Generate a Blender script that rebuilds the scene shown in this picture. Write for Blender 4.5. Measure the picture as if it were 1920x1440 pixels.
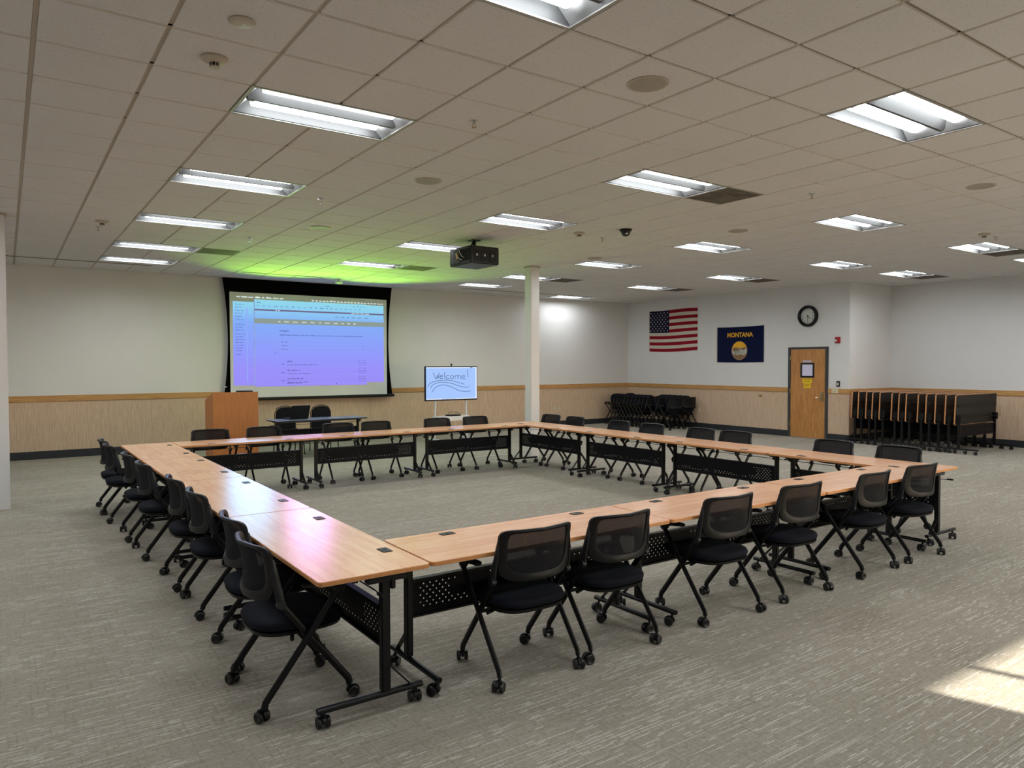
import bpy, bmesh, math, random
from mathutils import Vector, Matrix
random.seed(7)
for o in list(bpy.data.objects):
    bpy.data.objects.remove(o, do_unlink=True)
SC = bpy.context.scene
COL = SC.collection
PI = math.pi

# ------------------------------------------------------------------ camera, world, sun, exposure
F_PX = 1362.28
YAW, PITCH, ROLL = math.radians(34.904), math.radians(-1.574), math.radians(-0.094)
CAM_H = 1.784
fw = Vector((math.sin(YAW) * math.cos(PITCH), math.cos(YAW) * math.cos(PITCH), math.sin(PITCH)))
rt = Vector((math.cos(YAW), -math.sin(YAW), 0)); up = rt.cross(fw)
r2 = math.cos(ROLL) * rt + math.sin(ROLL) * up; u2 = -math.sin(ROLL) * rt + math.cos(ROLL) * up
cd = bpy.data.cameras.new('camera'); cam = bpy.data.objects.new('camera', cd); COL.objects.link(cam)
cam.matrix_world = Matrix(((r2.x, u2.x, -fw.x, 0), (r2.y, u2.y, -fw.y, 0), (r2.z, u2.z, -fw.z, CAM_H), (0, 0, 0, 1)))
cd.sensor_width = 36; cd.lens = 36 * F_PX / 1920; cd.clip_end = 200
SC.camera = cam
w = bpy.data.worlds.new('world'); SC.world = w; w.use_nodes = True
nt = w.node_tree
sky = nt.nodes.new('ShaderNodeTexSky'); sky.sky_type = 'NISHITA'; sky.sun_disc = False
sky.sun_elevation = math.radians(27); sky.sun_rotation = math.radians(160)
nt.links.new(sky.outputs[0], nt.nodes['Background'].inputs[0]); nt.nodes['Background'].inputs[1].default_value = 0.38
sd = bpy.data.lights.new('sun', 'SUN'); sd.energy = 17.0; sd.angle = math.radians(0.8); sd.color = (1.0, 0.93, 0.82)
sun = bpy.data.objects.new('sun', sd); COL.objects.link(sun)
SUN_DIR = Vector((-.316 * math.cos(math.radians(27)), .949 * math.cos(math.radians(27)), -math.sin(math.radians(27))))
sun.rotation_euler = SUN_DIR.to_track_quat('-Z', 'Y').to_euler()
LENS_POWER = 22.0          # radiance of the troffer lenses
SC.view_settings.view_transform = 'Standard'; SC.view_settings.look = 'None'
SC.view_settings.gamma = 1; SC.view_settings.exposure = 0.46; SC.view_settings.use_curve_mapping = False

# ------------------------------------------------------------------ room numbers (metres, camera stands at x=0,y=0)
T = 0.6096; GX, GY = 1.384, 3.776
CE = 3.637; YW = 16.35; X1 = 15.76; YJ = 9.17; X2 = 17.58; XL = -4.0; YB = -2.5
RAIL = 1.2

# ------------------------------------------------------------------ helpers
def col(h):
    h = h.lstrip('#'); c = [int(h[i:i + 2], 16) / 255 for i in (0, 2, 4)]
    return tuple(x / 12.92 if x <= .04045 else ((x + .055) / 1.055) ** 2.4 for x in c) + (1,)

class N:
    """small node-tree writer"""
    def __init__(s, name):
        s.m = bpy.data.materials.new(name); s.m.use_nodes = True
        s.t = s.m.node_tree; s.b = s.t.nodes['Principled BSDF']; s.out = s.t.nodes['Material Output']
    def n(s, kind, **k):
        x = s.t.nodes.new('ShaderNode' + kind)
        for a, v in k.items(): setattr(x, a, v)
        return x
    def l(s, a, b): s.t.links.new(a, b)
    def v(s, a, b):
        if isinstance(b, (int, float)): a.default_value = b
        else: s.l(b, a)
    def math(s, op, a, b=0.0, c=0.0):
        x = s.n('Math', operation=op)
        s.v(x.inputs[0], a); s.v(x.inputs[1], b); s.v(x.inputs[2], c)
        return x.outputs[0]
    def mix(s, f, a, b):
        x = s.n('Mix', data_type='RGBA'); s.v(x.inputs[0], f)
        for i, c in ((6, a), (7, b)):
            if isinstance(c, tuple): x.inputs[i].default_value = c
            else: s.l(c, x.inputs[i])
        return x.outputs[2]
    def co(s, scale=(1, 1, 1), rot=(0, 0, 0), out='Object'):
        t = s.n('TexCoord'); m = s.n('Mapping'); m.inputs['Scale'].default_value = scale; m.inputs['Rotation'].default_value = rot
        s.l(t.outputs[out], m.inputs[0]); return m.outputs[0]
    def noise(s, vec, scale, detail=2, rough=.5):
        x = s.n('TexNoise'); s.l(vec, x.inputs['Vector']); x.inputs['Scale'].default_value = scale
        x.inputs['Detail'].default_value = detail; x.inputs['Roughness'].default_value = rough
        return x.outputs['Fac']
    def ramp(s, f, a, b):
        x = s.n('MapRange'); s.l(f, x.inputs[0]); x.inputs[1].default_value = a; x.inputs[2].default_value = b
        return x.outputs[0]
    def bump(s, h, strength=.3, dist=.002):
        x = s.n('Bump'); x.inputs['Strength'].default_value = strength; x.inputs['Distance'].default_value = dist
        s.l(h, x.inputs['Height']); s.l(x.outputs[0], s.b.inputs['Normal'])

def mat(name, c, rough=.5, metal=0.0, vary=.06, scale=12, spec=.5):
    k = N(name); c = col(c) if isinstance(c, str) else c
    f = k.noise(k.co(), scale, 3)
    d = tuple(max(0, x * (1 - vary * 2)) for x in c[:3]) + (1,); e = tuple(min(1, x * (1 + vary)) for x in c[:3]) + (1,)
    k.l(k.mix(f, d, e), k.b.inputs['Base Color'])
    k.b.inputs['Roughness'].default_value = rough; k.b.inputs['Metallic'].default_value = metal
    k.b.inputs['Specular IOR Level'].default_value = spec
    return k.m

def emis(name, c, s):
    k = N(name); k.b.inputs['Base Color'].default_value = (0, 0, 0, 1); k.b.inputs['Specular IOR Level'].default_value = 0.2
    k.b.inputs['Roughness'].default_value = .4
    k.b.inputs['Emission Color'].default_value = col(c) if isinstance(c, str) else c; k.b.inputs['Emission Strength'].default_value = s
    return k.m

def wood(name, a, b, axis=0, rough=.35, scale=9, stretch=14, spec=.5):
    """grain runs along the given object axis"""
    k = N(name); sc = [stretch, stretch, stretch]; sc[axis] = 1.0
    v = k.co(tuple(sc))
    f = k.noise(v, scale / 3.0, 6, .62); g = k.noise(v, scale * 2.2, 3, .5)
    h = k.math('ADD', k.math('MULTIPLY', f, .75), k.math('MULTIPLY', g, .25))
    k.l(k.mix(k.ramp(h, .40, .60), col(a), col(b)), k.b.inputs['Base Color'])
    k.b.inputs['Roughness'].default_value = rough; k.b.inputs['Specular IOR Level'].default_value = spec
    return k.m

# ---- materials
def carpet():
    k = N('carpet loop pile'); v = k.co()
    br = k.n('TexBrick'); k.l(v, br.inputs['Vector']); br.offset = .37; br.offset_frequency = 2
    br.inputs['Color1'].default_value = (0, 0, 0, 1); br.inputs['Color2'].default_value = (1, 1, 1, 1); br.inputs['Mortar'].default_value = (0, 0, 0, 1)
    br.inputs['Scale'].default_value = 1.0; br.inputs['Brick Width'].default_value = .058; br.inputs['Row Height'].default_value = .0105
    br.inputs['Mortar Size'].default_value = .0026; br.inputs['Mortar Smooth'].default_value = .3; br.inputs['Bias'].default_value = 0
    row = k.noise(k.co((1.15, 96, 1)), 1.0, 1)
    area = k.noise(k.co((.5, 1.2, 1)), 1.0, 2)
    rr = k.math('ADD', row, k.math('MULTIPLY', k.math('SUBTRACT', area, .5), .35))
    dash = k.math('MULTIPLY', k.ramp(rr, .555, .63), k.ramp(br.outputs['Color'], .3, .42))
    dash = k.math('MAXIMUM', dash, k.ramp(br.outputs['Color'], .955, .97))
    dark = k.math('MULTIPLY', k.ramp(rr, .44, .34), k.ramp(br.outputs['Color'], .2, .4))
    b2 = k.n('TexBrick'); k.l(k.co((1, 1, 1), (0, 0, PI / 2)), b2.inputs['Vector']); b2.offset = .3
    b2.inputs['Color1'].default_value = (0, 0, 0, 1); b2.inputs['Color2'].default_value = (1, 1, 1, 1); b2.inputs['Mortar'].default_value = (0, 0, 0, 1)
    b2.inputs['Scale'].default_value = 1.0; b2.inputs['Brick Width'].default_value = .16; b2.inputs['Row Height'].default_value = .034
    b2.inputs['Mortar Size'].default_value = .0135; b2.inputs['Mortar Smooth'].default_value = .2
    cross = k.math('MULTIPLY', k.ramp(b2.outputs['Color'], .55, .75), .16)
    big = k.noise(v, .9, 3, .55); g = k.noise(v, 260, 2, .7); g2 = k.noise(v, 45, 2, .6)
    base = k.mix(k.ramp(big, .35, .65), col('#8f877b'), col('#908a7d'))
    base = k.mix(k.ramp(g, .35, .65), base, col('#aca699'))
    base = k.mix(k.math('MULTIPLY', k.ramp(g2, .4, .7), .35), base, col('#6b6757'))
    base = k.mix(cross, base, col('#57513f'))
    base = k.mix(k.math('MULTIPLY', dark, .4), base, col('#5a5344'))
    base = k.mix(k.math('MULTIPLY', dash, .8), base, col('#d0ccc2'))
    k.l(base, k.b.inputs['Base Color']); k.b.inputs['Roughness'].default_value = .95; k.b.inputs['Specular IOR Level'].default_value = .1
    k.bump(g, .7, .004)
    return k.m
def tile_mat():
    k = N('mineral fibre tile'); v = k.co()
    vo = k.n('TexVoronoi'); k.l(v, vo.inputs['Vector']); vo.inputs['Scale'].default_value = 70
    spots = k.math('LESS_THAN', vo.outputs['Distance'], k.math('MULTIPLY', k.noise(v, 30, 1), .42))
    base = k.mix(k.noise(v, 1.1, 2), col('#d6d4d4'), col('#dddbdb'))
    k.l(k.mix(k.math('MULTIPLY', spots, .3), base, col('#6f665c')), k.b.inputs['Base Color'])
    k.b.inputs['Roughness'].default_value = .9; k.b.inputs['Specular IOR Level'].default_value = .15
    k.bump(k.noise(v, 150, 2), .25, .002)
    return k.m
def wainscot_mat():
    k = N('striped vinyl wall covering'); v = k.co((60, 60, 2.2))
    f = k.noise(v, 1.3, 4, .6); g = k.noise(k.co((150, 150, 9)), 1.0, 2)
    h = k.math('ADD', k.math('MULTIPLY', f, .6), k.math('MULTIPLY', g, .4))
    k.l(k.mix(k.ramp(h, .35, .65), col('#b79a7f'), col('#d8bfa5')), k.b.inputs['Base Color'])
    k.b.inputs['Roughness'].default_value = .7
    return k.m
def perforated():
    """painted steel sheet with round holes cut through (object x along the panel, z up, origin at its lower corner)"""
    k = N('perforated black steel'); t = k.n('TexCoord'); s = k.n('SeparateXYZ'); k.l(t.outputs['Object'], s.inputs[0])
    x, z = s.outputs[0], s.outputs[2]; p = .043
    def cell(ox, oz):
        a = k.math('SUBTRACT', k.math('FRACT', k.math('ADD', k.math('DIVIDE', x, p), ox)), .5)
        b = k.math('SUBTRACT', k.math('FRACT', k.math('ADD', k.math('DIVIDE', z, p), oz)), .5)
        return k.math('SQRT', k.math('ADD', k.math('MULTIPLY', a, a), k.math('MULTIPLY', b, b)))
    d = k.math('MINIMUM', cell(0, 0), cell(.5, .5))
    hole = k.math('LESS_THAN', d, .108)
    inx = k.math('MULTIPLY', k.math('GREATER_THAN', x, .05), k.math('LESS_THAN', x, PANEL_L - .05))
    inz = k.math('MULTIPLY', k.math('GREATER_THAN', z, .03), k.math('LESS_THAN', z, .183))
    ends = k.math('MAXIMUM', k.math('LESS_THAN', x, .27), k.math('GREATER_THAN', x, PANEL_L - .27))
    wave = k.math('ADD', .07, k.math('MULTIPLY', k.math('SINE', k.math('MULTIPLY', x, 9.0)), .012))
    low = k.math('LESS_THAN', z, wave)
    top = k.math('MULTIPLY', k.math('GREATER_THAN', z, .165), k.math('GREATER_THAN', k.math('SINE', k.math('MULTIPLY', x, 11.0)), -.2))
    reg = k.math('MAXIMUM', ends, k.math('MAXIMUM', low, top))
    f = k.math('MULTIPLY', k.math('MULTIPLY', hole, inx), k.math('MULTIPLY', inz, reg))
    tr = k.n('BsdfTransparent'); mx = k.n('MixShader'); k.l(f, mx.inputs[0]); k.l(k.b.outputs[0], mx.inputs[1]); k.l(tr.outputs[0], mx.inputs[2])
    k.l(mx.outputs[0], k.out.inputs[0])
    k.b.inputs['Base Color'].default_value = (.009, .009, .011, 1); k.b.inputs['Roughness'].default_value = .5; k.b.inputs['Specular IOR Level'].default_value = .1
    return k.m
def netting():
    k = N('black chair netting'); v = k.co((1, 1, 1))
    wv = k.noise(v, 420, 1); g = k.noise(v, 12, 2)
    tr = k.n('BsdfTransparent'); mx = k.n('MixShader')
    k.l(k.math('ADD', .0, k.math('MULTIPLY', wv, .10)), mx.inputs[0])
    k.l(k.b.outputs[0], mx.inputs[1]); k.l(tr.outputs[0], mx.inputs[2]); k.l(mx.outputs[0], k.out.inputs[0])
    k.l(k.mix(g, (.010, .010, .012, 1), (.018, .018, .021, 1)), k.b.inputs['Base Color']); k.b.inputs['Roughness'].default_value = .8; k.b.inputs['Specular IOR Level'].default_value = .12
    return k.m
def fabric(name, c, s=350):
    k = N(name); v = k.co(); f = k.noise(v, s, 2)
    c = col(c); k.l(k.mix(f, tuple(x * .7 for x in c[:3]) + (1,), tuple(x * 1.3 for x in c[:3]) + (1,)), k.b.inputs['Base Color'])
    k.b.inputs['Roughness'].default_value = .92; k.b.inputs['Specular IOR Level'].default_value = .2; k.bump(f, .3, .002)
    return k.m
PANEL_L = 1.60
M = dict(
    carpet=carpet(), tile=tile_mat(), wains=wainscot_mat(), perf=perforated(), net=netting(),
    wall=mat('painted drywall', '#dcdcdb', .85, vary=.02, scale=2, spec=.2),
    oak_rail=wood('oak rail', '#b0824c', '#c99a60', 0, .45), oak_rail_y=wood('oak rail long', '#b0824c', '#c99a60', 1, .45),
    base=mat('dark rubber base', '#23262b', .6), tbar=mat('ceiling grid paint', '#b5aca0', .6, vary=.02),
    tileedge=mat('tile edge lit tone', '#f2ece4', .7, vary=.01), groove=mat('ceiling grid shadow paint', '#8d857b', .8, vary=.02),  # tile edge whitened as if window-lit, groove darkened as if shaded
    top=wood('maple laminate', '#dea37a', '#edbb92', 0, .24, 7, 16, .7), edge=wood('maple edge band', '#c08046', '#d0925a', 0, .4, 20, 10),
    darktop=mat('dark smoked plastic', '#1c1f2b', .22), greytop=mat('grey laminate with screen tint', '#8b90a8', .22), under=mat('black backing sheet', '#1b1a1a', .6),  # greytop: the screen's blue reflection is put into the table colour
    steel=mat('black powder coated steel', '#0b0b0d', .38, vary=.1, spec=.3), plastic=mat('black plastic', '#0b0b0d', .45, vary=.1, spec=.3),
    greyplastic=mat('charcoal grey plastic', '#1b1c20', .42, vary=.1, spec=.4), wheel=mat('black caster wheel', '#0e0e10', .35),
    seat=fabric('navy black seat fabric', '#10121b'), chairblk=fabric('black chair fabric', '#191a1d'),
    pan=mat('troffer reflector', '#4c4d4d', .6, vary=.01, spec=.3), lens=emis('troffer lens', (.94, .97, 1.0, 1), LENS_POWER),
    panend=mat('troffer end reflector', '#828383', .6, vary=.01, spec=.3), trimwhite=mat('troffer trim', '#a9a7a2', .5, vary=.01),  # panend: same reflector, coloured paler where less lamp light falls
    white=mat('off white paint', '#dddbda', .6, vary=.02), beige=mat('beige plastic', '#bdb3a2', .5), grille=mat('speaker grille', '#a59d93', .6),
    stain=None, black=mat('black screen masking', '#020203', .9, vary=.0, spec=.1), fabricwhite=mat('projection fabric', '#dcdce2', .8, vary=.01, spec=.2),
    lectern=wood('cherry lectern veneer', '#a8652f', '#b8733a', 2, .4, 8, 10), oakdoor=wood('oak door veneer', '#a8713a', '#c48d50', 2, .4, 8, 9),
    frame=mat('dark bronze frame', '#38393b', .5), brass=mat('brushed brass', '#b39a6a', .3, 1.0), chrome=mat('chrome', '#c9c9c9', .2, 1.0),
    bright=mat('white metal', '#e6e6ea', .35, .2, .01), glassdark=mat('door glass', '#5b5878', .15), paper=mat('white paper', '#d8d4ee', .8, vary=.01),
    yellow=mat('yellow sign', '#f0c81c', .6, vary=.02), ink=mat('black ink', '#101010', .7), red=mat('red plastic', '#a3161e', .4), clear=mat('strobe lens', '#e8e8e8', .2),
    flagred=fabric('red flag cloth', '#8d1526', 200), flagwhite=fabric('white flag cloth', '#c9c2b4', 200), flagblue=fabric('blue flag cloth', '#0c1230', 200),
    navy=fabric('navy flag cloth', '#0a1438', 200), gold=mat('gold print', '#f0b428', .8), brown=mat('brown print', '#8a6a48', .8), green=mat('green print', '#4a6a48', .8), silver=mat('pale grey print', '#b9b7ac', .8),
    face=mat('clock dial', '#c9cdc6', .5, vary=.01), outlet=mat('ivory outlet', '#d9cda8', .4), cordw=mat('white cord', '#dcdcd6', .5),
    yelloww=mat('yellow cable tag', '#c98d10', .5), sill=mat('window aluminium', '#6c6f72', .4, .6),
)
def stain_mat():
    k = N('dusty air return'); v = k.co((1, 2.5, 1)); f = k.noise(v, 3.2, 4, .65)
    k.l(k.mix(k.ramp(f, .35, .7), col('#4a433e'), col('#7a7168')), k.b.inputs['Base Color']); k.b.inputs['Roughness'].default_value = .9
    return k.m
M['stain'] = stain_mat()
def glass_mat():
    k = N('window glass'); tr = k.n('BsdfTransparent'); gl = k.n('BsdfGlossy'); gl.inputs['Roughness'].default_value = .02
    mx = k.n('MixShader'); mx.inputs[0].default_value = .06; k.l(tr.outputs[0], mx.inputs[1]); k.l(gl.outputs[0], mx.inputs[2]); k.l(mx.outputs[0], k.out.inputs[0])
    return k.m
M['glass'] = glass_mat()

class MB:
    """collects shapes, then links them as one mesh object"""
    def __init__(s): s.v = []; s.f = []; s.mi = []
    def add(s, vs, fs, mi=0):
        o = len(s.v); s.v += [tuple(x) for x in vs]; s.f += [[i + o for i in f] for f in fs]; s.mi += [mi] * len(fs); return s
    def box(s, a, b, mi=0, rot=None, piv=None, sides=None):
        x0, y0, z0 = a; x1, y1, z1 = b
        vs = [Vector(p) for p in ((x0, y0, z0), (x1, y0, z0), (x1, y1, z0), (x0, y1, z0), (x0, y0, z1), (x1, y0, z1), (x1, y1, z1), (x0, y1, z1))]
        if rot is not None:
            c = Vector(piv) if piv else (Vector(a) + Vector(b)) / 2
            vs = [rot @ (p - c) + c for p in vs]
        s.add(vs, [[0, 3, 2, 1], [4, 5, 6, 7], [0, 1, 5, 4], [1, 2, 6, 5], [2, 3, 7, 6], [3, 0, 4, 7]], mi); return s
    def bar(s, p, q, wd, th, mi=0, side=(1, 0, 0)):
        """rectangular bar from p to q; wd measured along the given side vector"""
        p, q = Vector(p), Vector(q); d = (q - p).normalized(); a = Vector(side); a = (a - d * a.dot(d)).normalized(); b = d.cross(a)
        vs = [e + a * (wd / 2 * i) + b * (th / 2 * j) for e in (p, q) for i, j in ((-1, -1), (1, -1), (1, 1), (-1, 1))]
        s.add(vs, [[3, 2, 1, 0], [4, 5, 6, 7], [0, 1, 5, 4], [1, 2, 6, 5], [2, 3, 7, 6], [3, 0, 4, 7]], mi); return s
    def tube(s, pts, r, n=8, mi=0, sx=1.0, sy=1.0, cap=True, side=(1, 0, 0)):
        """swept round or oval tube; r may be a list"""
        pts = [Vector(p) for p in pts]; m = len(pts); o = len(s.v); a0 = Vector(side)
        for i, p in enumerate(pts):
            d = (pts[min(i + 1, m - 1)] - pts[max(i - 1, 0)]).normalized()
            a = a0 - d * a0.dot(d)
            if a.length < 1e-3: a = Vector((0, 1, 0)) - d * d.y
            if a.length < 1e-3: a = Vector((0, 0, 1))
            a.normalize(); b = d.cross(a); rr = r[i] if isinstance(r, (list, tuple)) else r
            for k in range(n):
                t = 2 * PI * k / n; s.v.append(tuple(p + a * (math.cos(t) * rr * sx) + b * (math.sin(t) * rr * sy)))
        for i in range(m - 1):
            for k in range(n):
                s.f.append([o + i * n + k, o + i * n + (k + 1) % n, o + (i + 1) * n + (k + 1) % n, o + (i + 1) * n + k]); s.mi.append(mi)
        if cap:
            s.f.append([o + k for k in reversed(range(n))]); s.mi.append(mi)
            s.f.append([o + (m - 1) * n + k for k in range(n)]); s.mi.append(mi)
        return s
    def cyl(s, c, r, h, axis='z', n=20, mi=0, r1=None):
        d = {'x': Vector((1, 0, 0)), 'y': Vector((0, 1, 0)), 'z': Vector((0, 0, 1))}[axis]; c = Vector(c)
        s.tube([c, c + d * h], [r, r if r1 is None else r1], n, mi, side=(0, 0, 1) if axis != 'z' else (1, 0, 0)); return s
    def lathe(s, c, prof, n=24, mi=0, axis='z'):
        """prof: (radius, height) pairs around z (or y)"""
        o = len(s.v); c = Vector(c)
        for r, h in prof:
            for k in range(n):
                t = 2 * PI * k / n
                q = Vector((r * math.cos(t), r * math.sin(t), h)) if axis == 'z' else (Vector((r * math.cos(t), h, r * math.sin(t))) if axis == 'y' else Vector((h, r * math.cos(t), r * math.sin(t))))
                s.v.append(tuple(c + q))
        for i in range(len(prof) - 1):
            for k in range(n):
                s.f.append([o + i * n + k, o + i * n + (k + 1) % n, o + (i + 1) * n + (k + 1) % n, o + (i + 1) * n + k]); s.mi.append(mi)
        s.f.append([o + k for k in reversed(range(n))]); s.mi.append(mi)
        s.f.append([o + (len(prof) - 1) * n + k for k in range(n)]); s.mi.append(mi)
        return s
    def prism(s, poly, z0, z1, mi=0, mside=None, axis='z'):
        """polygon (2D) extruded; axis z: (x,y)->z, y: (x,z)->y, x: (y,z)->x"""
        f = {'z': lambda a, b, h: (a, b, h), 'y': lambda a, b, h: (a, h, b), 'x': lambda a, b, h: (h, a, b)}[axis]
        n = len(poly); o = len(s.v); s.v += [f(a, b, z0) for a, b in poly] + [f(a, b, z1) for a, b in poly]
        s.f.append([o + i for i in reversed(range(n))]); s.mi.append(mi); s.f.append([o + n + i for i in range(n)]); s.mi.append(mi)
        for i in range(n):
            s.f.append([o + i, o + (i + 1) % n, o + n + (i + 1) % n, o + n + i]); s.mi.append(mi if mside is None else mside)
        return s
    def build(s, name, mats, parent=None, smooth=35, bevel=0, loc=None):
        me = bpy.data.meshes.new(name)
        vs = s.v
        if loc is not None: vs = [(a - loc[0], b - loc[1], c - loc[2]) for a, b, c in vs]
        me.from_pydata(vs, [], s.f)
        if not isinstance(mats, (list, tuple)): mats = [mats]
        for m in mats: me.materials.append(m)
        me.polygons.foreach_set('material_index', s.mi)
        bm = bmesh.new(); bm.from_mesh(me); bmesh.ops.recalc_face_normals(bm, faces=bm.faces)
        if bevel:
            es = [e for e in bm.edges if len(e.link_faces) == 2 and e.calc_face_angle(0) > .6]
            bmesh.ops.bevel(bm, geom=es, offset=bevel, segments=2, affect='EDGES', clamp_overlap=True)
        bm.to_mesh(me); bm.free()
        if smooth:
            me.polygons.foreach_set('use_smooth', [True] * len(me.polygons)); me.set_sharp_from_angle(angle=math.radians(smooth))
        o = bpy.data.objects.new(name, me); COL.objects.link(o)
        if parent: o.parent = parent
        if loc is not None: o.location = loc
        return o

def rrect(x0, y0, x1, y1, r, n=5):
    p = []
    for cx, cy, a in ((x1 - r, y0 + r, -90), (x1 - r, y1 - r, 0), (x0 + r, y1 - r, 90), (x0 + r, y0 + r, 180)):
        for i in range(n + 1):
            t = math.radians(a + 90 * i / n); p.append((cx + r * math.cos(t), cy + r * math.sin(t)))
    return p
def tag(o, label, cat, group=None):
    o['label'] = label; o['category'] = cat
    if group: o['group'] = group
    return o
def thing(name, label, cat, loc=(0, 0, 0), rz=0.0, group=None):
    o = bpy.data.objects.new(name, None); COL.objects.link(o); o.empty_display_size = .1
    o.location = loc; o.rotation_euler = (0, 0, rz); return tag(o, label, cat, group)
def struct(o): o['kind'] = 'structure'; return o
def copy_tree(o, parent=None):
    c = o.copy(); COL.objects.link(c)
    if parent: c.parent = parent
    for ch in list(o.children): copy_tree(ch, c)
    return c
def place(proto, loc, rz, label, cat, group, first):
    o = proto if first else copy_tree(proto)
    o.location = loc; o.rotation_euler = (0, 0, rz); tag(o, label, cat, group); return o
def text_mb(body, size, mi=0, ext=.0008, align='CENTER', width=1.0, bold=0.0):
    """text outline as mesh data in the xy plane (default font)"""
    cu = bpy.data.curves.new('t', 'FONT'); cu.body = body; cu.size = size; cu.extrude = ext; cu.offset = bold; cu.align_x = align; cu.align_y = 'CENTER'; cu.resolution_u = 2
    ob = bpy.data.objects.new('t', cu); COL.objects.link(ob)
    dg = bpy.context.evaluated_depsgraph_get(); dg.update(); me = bpy.data.meshes.new_from_object(ob.evaluated_get(dg))
    vs = [(v.co.x * width, v.co.y, v.co.z) for v in me.vertices]; fs = [list(p.vertices) for p in me.polygons]
    bpy.data.objects.remove(ob); bpy.data.curves.remove(cu); bpy.data.meshes.remove(me)
    return vs, fs
ORD = ['first', 'second', 'third', 'fourth', 'fifth', 'sixth', 'seventh', 'eighth', 'ninth', 'tenth', 'eleventh', 'twelfth', 'thirteenth']

# ------------------------------------------------------------------ setting
struct(MB().box((XL - .2, YB - .2, -.1), (X2 + .2, YW + .2, 0)).build('floor', M['carpet'], smooth=0))
# ceiling lights: (column, row) in ceiling tiles, each 2 tiles long and 1 deep
LIGHTS = [(0, -2), (0, 2), (0, 6), (0, 10), (0, 14), (0, 17), (6, -2), (6, 2), (6, 6), (6, 10), (6, 14),
          (12, 2), (12, 6), (12, 10), (12, 14), (12, 17), (18, 2), (18, 6), (18, 10), (18, 14), (18, 19), (22, 2), (22, 6)]
HIDDEN_LIGHTS = [(0, -6), (6, -6), (12, -2), (12, -6), (18, -2), (22, -2), (-6, -2), (-6, 2), (-6, 6), (-6, 10), (-6, 14)]  # unseen fixtures, put in only to light the room
RETURNS = [(8, 2), (2, 14), (8, 14), (14, 14), (20, 10), (20, 14), (20, 2), (24, 6)]
occ = set()
for i, j in LIGHTS + HIDDEN_LIGHTS: occ |= {(i, j), (i + 1, j)}
occ |= set(RETURNS)
cb = MB()
i0 = math.floor((XL - GX) / T); i1 = math.ceil((X2 - GX) / T); j0 = math.floor((YB - GY) / T); j1 = math.ceil((YW - GY) / T)
D = .013
for i in range(i0, i1):
    for j in range(j0, j1):
        if (i, j) in occ: continue
        g = .013; c = .002
        a, b = GX + i * T + g, GX + (i + 1) * T - g; p, q = GY + j * T + g, GY + (j + 1) * T - g
        a = max(a, XL); b = min(b, X2); p = max(p, YB); q = min(q, YW)
        if b - a < .02 or q - p < .02: continue
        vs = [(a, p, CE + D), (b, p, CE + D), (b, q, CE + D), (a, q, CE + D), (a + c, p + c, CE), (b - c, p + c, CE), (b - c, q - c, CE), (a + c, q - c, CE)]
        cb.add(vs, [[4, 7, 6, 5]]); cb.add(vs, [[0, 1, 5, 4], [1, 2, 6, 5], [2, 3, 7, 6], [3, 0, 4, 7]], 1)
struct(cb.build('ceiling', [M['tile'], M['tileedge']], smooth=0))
gb = MB()
lights_at = set(LIGHTS + HIDDEN_LIGHTS)
for i in range(i0, i1 + 1):
    x = GX + i * T; h = .0035 if i % 2 == 0 else .001
    if not XL < x < X2: continue
    j = j0
    while j < j1:
        if (i - 1, j) in lights_at: j += 1; continue
        k = j
        while k < j1 and (i - 1, k) not in lights_at: k += 1
        gb.box((x - .012, max(YB, GY + j * T), CE + D - h), (x + .012, min(YW, GY + k * T), CE + D + .02)); j = k
struct(gb.build('trim_ceiling_grid', M['tbar'], smooth=0))
gb = MB()
for j in range(j0, j1 + 1):
    y = GY + j * T
    if YB < y < YW: gb.box((XL, y - .013, CE + D - .001), (X2, y + .013, CE + D + .02))
struct(gb.build('trim_ceiling_cross_grid', M['groove'], smooth=0))
struct(MB().box((XL - .2, YB - .2, CE + .2), (X2 + .2, YW + .2, CE + .3)).build('ceiling_deck', M['groove'], smooth=0))

def wall(name, a, b): return struct(MB().box(a, b).build(name, M['wall'], smooth=0))
def wains(parent, a, b): return MB().box(a, b).build('wainscot', M['wains'], parent, smooth=0)
wf = wall('wall_front', (XL - .2, YW, 0), (X1 + .15, YW + .2, CE + .2)); wains(wf, (XL, YW - .006, .15), (X1, YW, 1.09))
wr = wall('wall_right', (X1, YJ, 0), (X1 + .15, YW, CE + .2))
wains(wr, (X1 - .006, 10.73, .15), (X1, YW - .006, 1.09)); wains(wr, (X1 - .006, YJ, .15), (X1, 9.68, 1.09))
wj = wall('wall_recess_back', (X1 + .15, YJ, 0), (X2 + .15, YJ + .15, CE + .2)); wains(wj, (X1, YJ - .006, .15), (X2 - .006, YJ, 1.09))
ws = wall('wall_recess_side', (X2, YB - .2, 0), (X2 + .15, YJ, CE + .2)); wains(ws, (X2 - .006, YB, .15), (X2, YJ, 1.09))
wall('wall_left', (XL - .2, YB - .2, 0), (XL, YW, CE + .2))
n_t = [0]
def rail(a, b, m):
    n_t[0] += 1; struct(MB().box(a, b).build('trim_%d' % n_t[0], M[m], bevel=.006))
R0 = 1.085
rail((XL, YW - .024, R0), (X1, YW, RAIL), 'oak_rail')
rail((X1 - .024, 10.73, R0), (X1, YW - .024, RAIL), 'oak_rail_y'); rail((X1 - .024, YJ, R0), (X1, 9.68, RAIL), 'oak_rail_y')
rail((X1 - .024, YJ - .024, R0), (X2, YJ, RAIL), 'oak_rail'); rail((X2 - .024, YB, R0), (X2, YJ - .024, RAIL), 'oak_rail_y')
def bb(name, a, b): struct(MB().box(a, b).build(name, M['base'], bevel=.004))
bb('baseboard_front', (XL, YW - .014, 0), (X1, YW, .15))
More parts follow.
